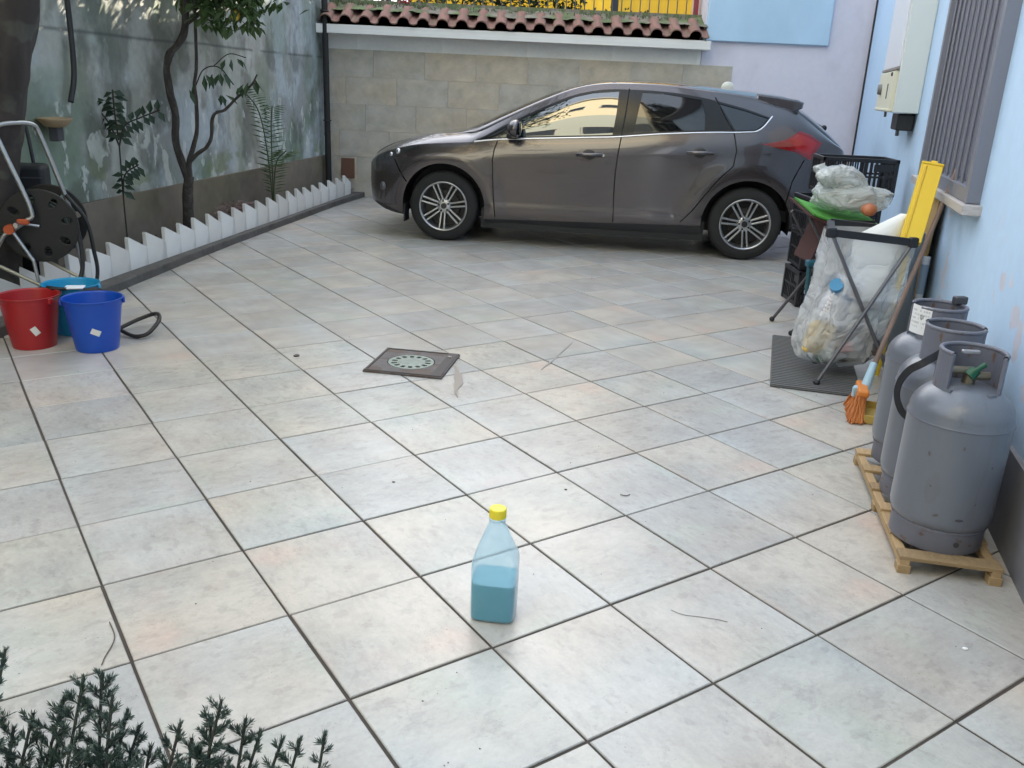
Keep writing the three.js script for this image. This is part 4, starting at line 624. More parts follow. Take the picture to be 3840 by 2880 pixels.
// ---------- stand with a clear rubbish bag ----------
{
  const st = thing('bag_stand', 'folding bag stand with crossed grey legs and a black rim', 'stand', [1.74, 0, -4.45]);
  const leg = mat(0.16, 0.16, 0.18, 0.4, { metalness: 0.6 }), blk = mat(0.012, 0.013, 0.018, 0.5);
  const F = (x, y, z) => [x - 1.74, y, z + 4.45];
  const A = F(1.52, 0.775, -4.29), B = F(1.915, 0.748, -4.27), C = F(2.03, 0.752, -4.62), D = F(1.63, 0.780, -4.64);
  M('leg', rod(A, F(1.965, 0.012, -4.30), 0.0095), leg, st); M('leg', rod(B, F(1.55, 0.02, -4.245), 0.0095), leg, st);
  M('leg', rod(D, F(2.07, 0.012, -4.66), 0.0095), leg, st); M('leg', rod(C, F(1.66, 0.012, -4.62), 0.0095), leg, st);
  for (const p of [F(1.55, 0.02, -4.245), F(1.965, 0.02, -4.30), F(2.07, 0.02, -4.66), F(1.66, 0.02, -4.62)]) M('rubber_foot', new THREE.SphereGeometry(0.016, 14, 10).scale(1.1, 1, 1.1).translate(...p), blk, st);
  M('pivot', rod(F(1.745, 0.40, -4.26), F(1.85, 0.40, -4.66), 0.007), leg, st);
  M('rim', merge(barBox(A, B, 0.036, 0.02), barBox(B, C, 0.036, 0.02, V3(0, 1, 0)), barBox(D, C, 0.036, 0.02), barBox(A, D, 0.036, 0.02, V3(0, 1, 0)), rb(0.05, 0.05, 0.035, 0.01, ...A), rb(0.045, 0.05, 0.035, 0.01, ...B), rb(0.045, 0.05, 0.035, 0.01, ...C)), blk, st);
  M('rim_flap', at(rb(0.11, 0.06, 0.012, 0.005), ...F(2.0, 0.735, -4.50), 0.1, 0.5, 0.1), blk, st);
  // clear sack
  const n = 110, m = 80, P = [], U = [], I = [];
  const cx = interp([[0, 1.775], [0.3, 1.755], [0.6, 1.715], [0.85, 1.69], [1, 1.69]]), cz = interp([[0, -4.455], [1, -4.45]]), hw = interp([[0, 0.215], [0.2, 0.212], [0.5, 0.208], [0.8, 0.222], [0.95, 0.18], [1, 0.04]]), hd = interp([[0, 0.165], [0.5, 0.155], [0.9, 0.14], [1, 0.03]]);
  for (let i = 0; i <= m; i++) for (let k = 0; k <= n; k++) {
    const kk = (k % n) * 48 / n, t = i / m, a = k / n * 2 * Math.PI, e = 0.55 + 0.35 * t, sx = Math.sign(Math.cos(a)) * Math.abs(Math.cos(a)) ** e, sz = Math.sign(Math.sin(a)) * Math.abs(Math.sin(a)) ** e;
    const fold = 0.016 * Math.sin(a * 9 + 4 * t + 2 * vnoise(t * 4, kk * 0.4, 71)) * sstep(0, 0.2, t) * (1 - 0.5 * t) + 0.05 * (fbm(kk * 0.35 + 3, t * 5, 72, 3) - 0.5) * sstep(0.05, 0.4, t) - 0.022 * Math.abs(fbm(kk * 0.5 + 13, t * 9, 76, 3) - 0.5) * 2 * sstep(0.05, 0.25, t);
    P.push(cx(t) + sx * (hw(t) + fold), 0.765 - 0.70 * t + (t > 0.9 ? 0.03 * (vnoise(kk * 0.7, 1, 73) - 0.5) : 0) + 0.06 * (1 - t) * 0, cz(t) + sz * (hd(t) + fold)); U.push(k / n, t);
    if (i < m && k < n) { const q = i * (n + 1) + k; I.push(q, q + n + 1, q + 1, q + n + 1, q + n + 2, q + 1); }
  }
  const g = new THREE.BufferGeometry(); g.setAttribute('position', new THREE.BufferAttribute(new Float32Array(P), 3)); g.setAttribute('uv', new THREE.BufferAttribute(new Float32Array(U), 2)); g.setIndex(I); g.computeVertexNormals();
  tag(M('rubbish_bag', g, new THREE.MeshPhysicalMaterial({ color: rgb(0.90, 0.92, 0.95), roughness: 0.22, transmission: 0.64, thickness: 0, bumpMap: creaseT, bumpScale: 0.012, side: THREE.DoubleSide })), 'clear plastic rubbish bag hanging in the folding stand', 'bag');
  // what is in it
  const inBag = (name, label, cat, geo, mm) => tag(M(name, geo, mm), label, cat);
  inBag('paper_sheet', 'large white folded sheet poking out of the rubbish bag', 'paper', (() => { const gg = new THREE.PlaneGeometry(0.30, 0.44, 14, 18), p = gg.attributes.position; for (let i = 0; i < p.count; i++) { const x = p.getX(i), y = p.getY(i); let yy = y; if (y > 0.02) yy = 0.02 + (y - 0.02) * 1.0; const top = y > 0.1 ? 1 - (y - 0.1) / 0.12 * 0.86 : 1; p.setXYZ(i, x * top + 0.10 * (1 - top), yy, 0.05 * Math.cos(x * 9) + 0.02 * (fbm(x * 9 + 5, y * 9 + 5, 75, 3) - 0.5)); } gg.computeVertexNormals(); return gg.rotateX(-0.08).translate(1.83, 0.645, -4.42); })(), mat(0.80, 0.80, 0.78, 0.8));
  const prt = tex(256, 256, (u, v) => { const blue = (u > 0.05 && u < 0.95 && v > 0.60 && v < 0.70) ? 1 : 0, tx = (Math.floor(v * 22) % 2 && v < 0.55 && v > 0.12 && vnoise(u * 30, Math.floor(v * 22) * 7, 44) > 0.5) ? 0.7 : 0, redn = Math.hypot(u - 0.6, v - 0.84) < 0.1 ? 1 : 0; let c = [0.78, 0.77, 0.78]; c = c.map((x, i) => lerp(x, [0.12, 0.2, 0.36][i], blue)); c = c.map((x, i) => lerp(x, [0.4, 0.36, 0.42][i], tx)); return c.map((x, i) => lerp(x, [0.72, 0.42, 0.36][i], redn)); });
  inBag('carton', 'white printed carton inside the rubbish bag', 'carton', at(rb(0.16, 0.22, 0.10, 0.008), 1.66, 0.42, -4.375, 0.1, -0.1, -0.35), new THREE.MeshStandardMaterial({ map: prt, roughness: 0.5 }));
  inBag('bottle_cap', 'blue screw cap on the bottle inside the rubbish bag', 'cap', at(cyl(0.034, 0.034, 0.04, 20), 1.605, 0.505, -4.33, 0.9, 0, 0.5), mat(0.03, 0.22, 0.42, 0.4));
  inBag('plastic_bottle', 'crumpled clear bottle deep in the rubbish bag', 'bottle', wobble(at(new THREE.CapsuleGeometry(0.05, 0.16, 8, 18), 1.80, 0.35, -4.45, 0.3, 0, 1.2), 0.012, 18, 61), mat(0.40, 0.50, 0.52, 0.3));
  inBag('snack_packet', 'yellow and orange packet at the bottom left of the rubbish bag', 'packet', wobble(at(rb(0.13, 0.17, 0.07, 0.03, 0, 0, 0, 5), 1.575, 0.215, -4.40, 0.2, 0.2, -0.3), 0.018, 14, 62), mat(0.72, 0.50, 0.14, 0.45));
  inBag('packet', 'green foil packet at the bottom of the rubbish bag', 'packet', wobble(at(rb(0.14, 0.10, 0.10, 0.04, 0, 0, 0, 5), 1.64, 0.13, -4.43, 0, 0.4, 0.2), 0.02, 14, 63), mat(0.10, 0.20, 0.16, 0.4));
  inBag('crumpled_wrapper', 'dark purple crumpled wrapper in the middle of the rubbish bag', 'wrapper', wobble(at(rb(0.20, 0.16, 0.16, 0.06, 0, 0, 0, 6), 1.84, 0.47, -4.47, 0, 0.2, 0.3), 0.03, 12, 64), mat(0.10, 0.09, 0.13, 0.5));
  inBag('peel_heap', 'brown food scraps heaped low in the rubbish bag', 'scraps', wobble(at(rb(0.26, 0.16, 0.20, 0.07, 0, 0, 0, 6), 1.77, 0.17, -4.46, 0, 0, 0.1), 0.035, 12, 65), mat(0.15, 0.12, 0.10, 0.8));
  inBag('red_label', 'small red label near the bottom of the rubbish bag', 'label', at(rb(0.07, 0.05, 0.012, 0.004), 1.70, 0.185, -4.34, 0, 0, 0.2), mat(0.55, 0.10, 0.07, 0.5));
}
// yellow trough leaning on the wall
{
  const y = thing('yellow_trough', 'bright yellow plastic trough standing tilted behind the bag stand rim', 'trough', [1.925, 0.735, -4.33]);
  const up = V3(0.098, 0.372, -0.13), m = mat(0.82, 0.56, 0.035, 0.42), L = up.length();
  const mk = (w, h, d, x, yy, z) => { const X = V3(0.88, -0.22, 0.42).normalize(), Y = up.clone().normalize(); const Zz = new THREE.Vector3().crossVectors(X, Y).normalize(), X2 = new THREE.Vector3().crossVectors(Y, Zz); return rb(w, h, d, 0.004, x, yy, z, 2).applyMatrix4(new THREE.Matrix4().makeBasis(X2, Y, Zz)); };
  M('back_panel', mk(0.094, L, 0.008, 0, L / 2, 0.02), m, y); M('side_panel', mk(0.008, L, 0.05, -0.046, L / 2, 0.0), m, y); M('side_panel', mk(0.008, L, 0.05, 0.046, L / 2, 0.0), m, y);
  M('end_panel', mk(0.10, 0.01, 0.055, 0, 0.006, 0.0), m, y); M('end_panel', mk(0.104, 0.012, 0.06, 0, L - 0.006, 0.0), m, y); M('hang_tab', mk(0.03, 0.02, 0.02, 0.005, L + 0.006, 0.0), m, y);
  M('groove', mk(0.012, L * 0.9, 0.006, -0.028, L / 2, 0.0255), mat(0.70, 0.46, 0.03, 0.45), y);
  M('stem', rod([0.0, 0.0, 0.0], [0.03, -0.735, -0.16], 0.012), m, y);
}
{ const [x, , z] = onWall(6.28, 0, 0.03), c = thing('cardboard_sheet', 'brown cardboard sheet propped upright against the blue wall under the window', 'cardboard', [x, 0, z], WANG); M('sheet', at(rb(0.62, 0.92, 0.012, 0.002), 0, 0.46, 0.03, -0.05, 0, 0), mat(0.36, 0.23, 0.09, 0.85), c); }
{ const c = thing('rolled_mat', 'grey rolled-up mat standing upright behind the rubbish stand', 'mat roll', [2.085, 0, -4.70]); const pts = []; for (let k = 0; k <= 90; k++) { const a = k / 90 * 6 * Math.PI, r = 0.03 + 0.045 * k / 90; pts.push(new THREE.Vector2(r * Math.cos(a), r * Math.sin(a))); } const sh = new THREE.Shape(pts.concat([...pts].reverse().map((p) => p.clone().multiplyScalar(1 - 0.006 / Math.max(0.03, p.length()))))); M('roll', new THREE.ExtrudeGeometry(sh, { depth: 0.74, bevelEnabled: false }).rotateX(-Math.PI / 2), mat(0.24, 0.27, 0.29, 0.7), c); }
{ const [x, , z] = onWall(6.62, 0, 0.055), c = thing('white_tube', 'thin white plastic tube with a grey label standing by the wall behind the cylinders', 'tube', [x, 0, z]); M('pipe', cyl(0.02, 0.02, 0.62, 20, 0, 0.31, 0), mat(0.62, 0.66, 0.7, 0.4), c); M('label', cyl(0.0208, 0.0208, 0.16, 20, 0, 0.5, 0, true), mat(0.26, 0.34, 0.44, 0.5), c); }
// ---------- folding stool with the carrier bag ----------
{
  const s = thing('folding_stool', 'folding stool with a green and brown fabric seat behind the rubbish stand', 'stool', [1.93, 0, -5.42], 0.08);
  const leg = mat(0.055, 0.05, 0.06, 0.5), g1 = mat(0.09, 0.33, 0.055, 0.75), br = mat(0.06, 0.022, 0.02, 0.85), bl = mat(0.015, 0.016, 0.02, 0.7);
  for (const z of [-0.17, 0.17]) { M('leg', rod([-0.24, 0.012, z], [0.22, 0.70, z], 0.010), leg, s); M('leg', rod([0.24, 0.012, z * 0.86], [-0.22, 0.72, z * 0.86], 0.010), leg, s); for (const x of [-0.24, 0.24]) M('foot_cap', new THREE.SphereGeometry(0.017, 12, 8).translate(x, 0.016, x < 0 ? z : z * 0.86), bl, s); }
  const sheet = (w, d, sag, y, x0 = 0) => { const g = new THREE.BoxGeometry(w, 0.012, d, 16, 1, 10).translate(x0, y, 0), p = g.attributes.position; for (let i = 0; i < p.count; i++) { const q = p.getX(i) / 0.24; p.setY(i, p.getY(i) - sag * (1 - q * q) - 0.035 * q); } g.computeVertexNormals(); return g; };
  M('seat', at(sheet(0.42, 0.34, 0.03, 0.012, 0.0), 0, 0.735, 0.0, 0.17), g1, s); M('seat_border', at(sheet(0.48, 0.38, 0.032, -0.004), 0, 0.735, 0, 0.17), br, s);
  M('side_cloth', at(rb(0.012, 0.26, 0.26, 0.005), -0.13, 0.57, 0.0, 0, 0, -0.32), br, s);
  M('seat_pocket', rb(0.26, 0.05, 0.03, 0.012, 0.03, 0.695, 0.195), bl, s);
  M('brace', tube([[-0.20, 0.46, 0.19], [-0.19, 0.3, 0.19], [-0.16, 0.12, 0.16]], 0.014, 8), mat(0.02, 0.09, 0.12, 0.5), s);
  M('brace_clip', rb(0.10, 0.04, 0.05, 0.012, -0.17, 0.455, 0.19), mat(0.015, 0.10, 0.15, 0.45), s);
  // carrier bag: a lumpy full belly, gathered above into two handles
  const P = [], U = [], I = [], n = 96, m = 70, rx = interp([[0, 0.06], [0.06, 0.17], [0.2, 0.235], [0.42, 0.24], [0.6, 0.20], [0.78, 0.17], [0.92, 0.13], [1, 0.035]]), cxx = interp([[0, 0.03], [0.4, 0.03], [0.7, 0.0], [0.85, -0.06], [1, -0.13]]);
  for (let i = 0; i <= m; i++) for (let k = 0; k <= n; k++) {
    const t = i / m, a = k / n * 2 * Math.PI, kk = (k % n) * 56 / n, f = 1 + 0.16 * (fbm(kk * 0.42 + 2, t * 6, 81, 3) - 0.5) - 0.12 * Math.abs(fbm(kk * 0.32 + 9, t * 6, 85, 3) - 0.5) * 2 + 0.05 * Math.sin(a * 7 + t * 9) * sstep(0.3, 0.7, t), r = rx(t) * f;
    P.push(cxx(t) + r * Math.cos(a), 0.735 + 0.275 * t - 0.10 * sstep(0.45, 1, t) * (0.5 + 0.5 * Math.cos(a)) * 1.1 + 0.02 * (vnoise(kk * 0.5, t * 8, 82) - 0.5), r * 0.72 * Math.sin(a)); U.push(k / n, t);
    if (i < m && k < n) { const q = i * (n + 1) + k; I.push(q, q + 1, q + n + 1, q + n + 1, q + 1, q + n + 2); }
  }
  const g = new THREE.BufferGeometry(); g.setAttribute('position', new THREE.BufferAttribute(new Float32Array(P), 3)); g.setAttribute('uv', new THREE.BufferAttribute(new Float32Array(U), 2)); g.setIndex(I); g.computeVertexNormals();
  const bagM = new THREE.MeshPhysicalMaterial({ color: rgb(0.90, 0.93, 0.92), roughness: 0.18, transmission: 0.60, thickness: 0, bumpMap: creaseT, bumpScale: 0.012, side: THREE.DoubleSide });
  const bag = thing('carrier_bag', 'crumpled translucent white carrier bag lying on the folding stool', 'bag', [1.97, 0.012, -5.40]);
  M('belly', g, bagM, bag);
  { const ear = wobble(wobble(new THREE.SphereGeometry(1, 72, 48).scale(0.15, 0.05, 0.085), 0.035, 7, 88), 0.010, 26, 89), p = ear.attributes.position; for (let i = 0; i < p.count; i++) p.setY(i, p.getY(i) + 0.05 * Math.cos(p.getX(i) * 9)); ear.computeVertexNormals(); const e2 = ear.clone().scale(0.6, 0.8, 0.7); M('handle_loop', at(ear, -0.06, 0.90, 0.05, 0.1, 0.1, -0.25), bagM, bag); M('handle_loop', at(e2, -0.17, 0.905, 0.09, 0.3, 0.5, -0.7), bagM, bag); }
  tag(M('bag_filling', wobble(at(new THREE.SphereGeometry(0.13, 26, 18).scale(1.35, 0.72, 0.85), 1.945, 0.845, -5.40), 0.03, 10, 83), mat(0.55, 0.58, 0.62, 0.6)), 'pale bundle showing through the carrier bag on the stool', 'bundle');
  tag(M('onion', wobble(at(new THREE.SphereGeometry(0.042, 20, 14).scale(1.1, 0.9, 1), 2.045, 0.785, -5.215), 0.003, 20, 84), mat(0.48, 0.17, 0.08, 0.4)), 'orange-brown onion at the foot of the carrier bag', 'onion');
}
// ---------- stacked black crates ----------
{
  const black = mat(0.012, 0.013, 0.017, 0.42), CW = 0.50, CD = 0.34, CH = 0.252;
  const end = (w) => { // one slotted side of width w: returns [x, width] of every upright slat
    const out = [], n = Math.round(w / 0.034); for (let k = 0; k <= n; k++) out.push([-w / 2 + k * w / n, (k % 4 === 0) ? 0.018 : 0.009]); return out; };
  const proto = new THREE.Group(); proto.name = 'fruit_crate';
  M('base', rb(CW - 0.03, 0.012, CD - 0.03, 0.004, 0, 0.012, 0), black, proto);
  for (const [w, rot, off] of [[CW, 0, CD / 2], [CW, Math.PI, CD / 2], [CD, Math.PI / 2, CW / 2], [CD, -Math.PI / 2, CW / 2]]) {
    const sd = new THREE.Group(); sd.name = 'side_panel'; sd.rotation.y = rot; proto.add(sd);
    M('rim', merge(rb(w, 0.026, 0.02, 0.004, 0, CH - 0.016, off - 0.01), rb(w - 0.02, 0.022, 0.012, 0.003, 0, 0.018, off - 0.012), rb(w - 0.02, 0.014, 0.010, 0.003, 0, 0.13, off - 0.012), rb(w * 0.3, 0.05, 0.012, 0.003, w * 0.33, 0.19, off - 0.012)), black, sd);
    for (const [x, ww] of end(w - 0.03)) M('slat', bx(ww, CH - 0.05, 0.008, x, CH / 2, off - 0.012), black, sd);
  }
  for (const x of [-1, 1]) for (const z of [-1, 1]) M('corner_post', rb(0.03, CH - 0.006, 0.03, 0.006, x * (CW / 2 - 0.016), CH / 2, z * (CD / 2 - 0.016)), black, proto);
  const spots = [[2.20, 0, -6.18, 0.02, 'bottom black plastic crate of the stack behind the car'], [2.21, 0.255, -6.20, -0.03, 'second black plastic crate from the floor in the stack'], [2.19, 0.510, -6.17, 0.05, 'black plastic crate just below the top one, beside the tail light'], [2.285, 0.775, -6.22, -0.09, 'topmost black plastic crate, with slotted sides against the pale wall']];
  spots.forEach(([x, y, z, r, label], i) => { const c = i ? proto.clone() : proto; c.name = numbered('fruit_crate'); c.position.set(x, y, z); c.rotation.y = r; scene.add(c); tag(c, label, 'crate', 'stacked fruit crates'); });
}
// ---------- jug of blue cleaner ----------
{
  const j = thing('cleaner_jug', 'translucent jug half full of blue cleaner with a yellow cap, alone on the tiles', 'bottle', [-0.022, 0, -2.092], -0.13);
  // rounded-square sections: [height, half width, half depth, roundness]
  const ring = (y, a, b, e, n = 56) => Array.from({ length: n + 1 }, (_, k) => { const t = k / n * 2 * Math.PI, c = Math.cos(t), s = Math.sin(t); return [Math.sign(c) * Math.abs(c) ** e * a, y, Math.sign(s) * Math.abs(s) ** e * b]; });
  const loft = (rows, dent) => { const P = [], I = [], n = rows[0].length - 1; rows.forEach((r, i) => r.forEach((p, k) => { P.push(...(dent ? dent(p) : p)); if (i < rows.length - 1 && k < n) { const q = i * (n + 1) + k; I.push(q, q + n + 1, q + 1, q + n + 1, q + n + 2, q + 1); } })); const g = new THREE.BufferGeometry(); g.setAttribute('position', new THREE.BufferAttribute(new Float32Array(P), 3)); g.setIndex(I); g.computeVertexNormals(); return g; };
  const prof = interp([[0, 0.050], [0.004, 0.056], [0.012, 0.060], [0.10, 0.061], [0.165, 0.061], [0.182, 0.0585], [0.20, 0.053], [0.225, 0.044], [0.25, 0.0345], [0.270, 0.0265], [0.282, 0.0215], [0.300, 0.0198]]);
  const ex = interp([[0, 0.32], [0.18, 0.32], [0.22, 0.5], [0.262, 0.95], [0.3, 1]]);
  const ys = [0.0, 0.002, 0.005, 0.010, 0.016]; for (let y = 0.03; y < 0.3; y += 0.008) ys.push(y); ys.push(0.3);
  const dent = ([x, y, z]) => { const d = Math.exp(-(((x - 0.03) / 0.022) ** 2) - (((y - 0.197) / 0.030) ** 2)); return [x, y, z > 0 ? z - 0.016 * d : z + 0.016 * d]; }; // finger hollow
  const plastic = new THREE.MeshPhysicalMaterial({ color: rgb(0.82, 0.94, 1.0), roughness: 0.45, transmission: 0.90, thickness: 0, side: THREE.DoubleSide });
  M('shell', loft([ring(0, 0.001, 0.001, 1), ...ys.map((y) => ring(y, prof(y), prof(y) * (y < 0.25 ? 0.92 : 1), ex(y)))], dent), plastic, j);
  const liq = []; for (const y of [0.004, 0.006, 0.012, 0.03, 0.06, 0.09, 0.112, 0.1165, 0.117]) liq.push(ring(y, prof(y) - 0.0022, prof(y) * 0.92 - 0.0022, ex(y))); liq.unshift(ring(0.004, 0.001, 0.001, 1)); liq.push(ring(0.117, 0.001, 0.001, 1));
  M('liquid', loft(liq), new THREE.MeshPhysicalMaterial({ color: rgb(0.000, 0.250, 0.320), roughness: 0.2 }), j);
  M('neck_ring', lathe([[0.0205, 0.289], [0.0235, 0.290], [0.0235, 0.294], [0.0205, 0.295]], 32), plastic, j);
  const cap = []; for (let k = 0; k < 36; k++) cap.push(bx(0.0016, 0.024, 0.0022, 0, 0.3105, 0.0222).rotateY(k / 36 * 2 * Math.PI));
  const c = M('cap', lathe([[0.0215, 0.297], [0.0222, 0.299], [0.0222, 0.322], [0.0205, 0.3245], [0, 0.325]], 40), mat(0.80, 0.68, 0.05, 0.4), j); M('cap_ribs', merge(cap), mat(0.80, 0.68, 0.05, 0.4), c);
}
// ---------- floor drain ----------
{
  const d = thing('floor_drain', 'square dark metal drain cover with a pale green slotted disc in the tiled floor', 'drain', [-0.517, 0, -4.315], -0.155);
  const mt = tex(512, 512, (u, v) => { const n = fbm(u * 7, v * 7, 231, 5), rust = sstep(0.50, 0.68, fbm(u * 5 + 4, v * 5, 232, 5) + 0.10 * Math.max(Math.abs(u), Math.abs(v))), f = fbm(u * 60, v * 60, 233, 2); const k = 0.7 + 0.6 * n + 0.2 * (f - 0.5); return [lerp(0.105, 0.085, rust) * k, lerp(0.095, 0.06, rust) * k, lerp(0.095, 0.05, rust) * k]; }, 2.5, 2.5);
  const met = new THREE.MeshStandardMaterial({ map: mt, roughness: 0.55, metalness: 0.35, bumpMap: mt, bumpScale: 0.002 });
  const sh = new THREE.Shape([[-0.2, -0.2], [0.2, -0.2], [0.2, 0.2], [-0.2, 0.2]].map((p) => new THREE.Vector2(...p))); const hole = new THREE.Path(); hole.absarc(-0.01, 0.0, 0.125, 0, Math.PI * 2, true); sh.holes.push(hole);
  M('plate', new THREE.ExtrudeGeometry(sh, { depth: 0.006, bevelEnabled: true, bevelSize: 0.003, bevelThickness: 0.003, bevelSegments: 2, curveSegments: 48 }).rotateX(-Math.PI / 2).translate(0, 0.002, 0), met, d);
  M('edge_frame', merge(bx(0.40, 0.004, 0.012, 0, 0.0125, -0.192), bx(0.40, 0.004, 0.012, 0, 0.0125, 0.192), bx(0.012, 0.004, 0.372, -0.192, 0.0125, 0), bx(0.05, 0.004, 0.372, 0.17, 0.0125, 0)), mat(0.055, 0.045, 0.042, 0.6), d);
  const disc = new THREE.Shape(); disc.absarc(0, 0, 0.118, 0, Math.PI * 2, false);
  for (let k = 0; k < 14; k++) { const a = k / 14 * 2 * Math.PI, p = new THREE.Path(), c = Math.cos(a), s = Math.sin(a), w = 0.011, pt = (r, t) => [c * r - s * t, s * r + c * t]; p.moveTo(...pt(0.075, -w)); p.lineTo(...pt(0.100, -w * 1.15)); p.lineTo(...pt(0.105, 0)); p.lineTo(...pt(0.100, w * 1.15)); p.lineTo(...pt(0.075, w)); p.lineTo(...pt(0.071, 0)); disc.holes.push(p); }
  const vt = tex(256, 256, (u, v) => { const n = fbm(u * 8, v * 8, 241, 5), f = fbm(u * 40, v * 40, 242, 3); const k = 0.75 + 0.5 * n + 0.2 * (f - 0.5); return [0.26 * k, 0.295 * k, 0.26 * k]; }, 4, 4);
  M('grate', new THREE.ExtrudeGeometry(disc, { depth: 0.004, bevelEnabled: true, bevelSize: 0.001, bevelThickness: 0.001, bevelSegments: 1, curveSegments: 40 }).rotateX(-Math.PI / 2).translate(-0.01, 0.006, 0), new THREE.MeshStandardMaterial({ map: vt, roughness: 0.6, metalness: 0.2 }), d);
  M('pit', cyl(0.124, 0.124, 0.003, 40, -0.01, 0.003, 0), mat(0.006, 0.006, 0.006, 0.9), d);
  M('bolt', cyl(0.012, 0.012, 0.006, 12, 0.165, 0.017, -0.12), mat(0.25, 0.22, 0.2, 0.5), d);
}
// stains and litter on the tiles
{
  const R = rng(55);
  const blot = (pts, y, m, name, label, cat) => { const s = new THREE.Shape(pts.map(([x, z]) => new THREE.Vector2(x, -z))); tag(M(name, new THREE.ExtrudeGeometry(s, { depth: 0.0012, bevelEnabled: false }).rotateX(-Math.PI / 2).translate(0, y, 0), m), label, cat); };
  const dirt = mat(0.33, 0.285, 0.25, 0.8);
  const streak = (a, b, w, n, seed) => { const L = [], Rr = []; for (let k = 0; k <= n; k++) { const t = k / n, x = lerp(a[0], b[0], t), z = lerp(a[1], b[1], t), l = Math.hypot(b[0] - a[0], b[1] - a[1]), nx = -(b[1] - a[1]) / l, nz = (b[0] - a[0]) / l, ww = w * (0.35 + fbm(t * 9, 3, seed, 3)) * Math.sin(Math.PI * (0.06 + 0.9 * t)), o = w * 1.6 * (fbm(t * 5, 9, seed + 1, 2) - 0.5); L.push([x + nx * (o + ww), z + nz * (o + ww)]); Rr.push([x + nx * (o - ww), z + nz * (o - ww)]); } return [...L, ...Rr.reverse()]; };
  blot(streak([-0.287, -4.34], [-0.259, -3.83], 0.022, 22, 5), 0.0016, dirt, 'dirt_streak', 'brown dirt streak running out from the drain cover corner', 'stain');
  blot(streak([0.332, -4.83], [0.15, -4.304], 0.007, 14, 7), 0.0016, mat(0.30, 0.28, 0.26, 0.8), 'dry_stalk_mark', 'thin grey scuff line right of the drain cover', 'stain');
  const tw = mat(0.10, 0.075, 0.06, 0.8);
  tag(M('twig', tube([[-1.033, 0.002, -1.967], [-0.993, 0.004, -1.908], [-0.982, 0.003, -1.87], [-0.978, 0.003, -1.822], [-0.972, 0.002, -1.79]], 0.0015, 5), tw), 'crooked dark twig on the tile above the shrub at lower left', 'twig');
  tag(M('hairline_crack', tube([[0.479, 0.0008, -2.145], [0.509, 0.001, -2.124], [0.553, 0.001, -2.117], [0.60, 0.001, -2.108], [0.629, 0.0008, -2.098]], 0.0009, 4), mat(0.2, 0.18, 0.17, 0.9)), 'thin dark crack line on the tile right of the jug', 'crack');
  tag(M('dry_stalk', tube([[0.41, 0.002, -2.875], [0.43, 0.003, -2.866], [0.445, 0.002, -2.88]], 0.0016, 5), tw), 'tiny dry stalk on a tile midway to the gas cylinders', 'stalk');
  const bit = (x, z, r, name, label, m) => tag(M(name, wobble(new THREE.IcosahedronGeometry(r, 2).scale(1.3, 0.45, 1).translate(x, r * 0.4, z), r * 0.3, 60, 7), m), label, 'debris');
  bit(-1.131, -4.352, 0.012, 'dead_leaf', 'small dark leaf scrap left of the drain cover', tw);
  bit(-0.415, -2.895, 0.005, 'crumb', 'dark crumb up left of the jug', tw);
  bit(0.213, -2.898, 0.0042, 'crumb', 'dark crumb up right of the jug', tw);
  bit(1.253, -2.021, 0.006, 'white_chip', 'tiny white chip on the tile at the lower right', mat(0.8, 0.8, 0.8, 0.4));
}
{ // fine grit lying on the tiles
  const R = rng(58), gs = []; for (let i = 0; i < 420; i++) { const z = -1.3 - 6.5 * R() ** 1.3, x = lerp(kerbX(z) + 0.05, wallX(z) - 0.15, R()), r = 0.0012 + 0.0028 * R() ** 3; gs.push(new THREE.TetrahedronGeometry(r).scale(1.4, 0.6, 1).rotateY(R() * 6).translate(x, r * 0.3, z)); }
  const o = M('grit', merge(gs), mat(0.09, 0.075, 0.06, 0.9)); tag(o, 'fine dark grit scattered over the floor tiles', 'grit'); o.userData.kind = 'stuff';
}
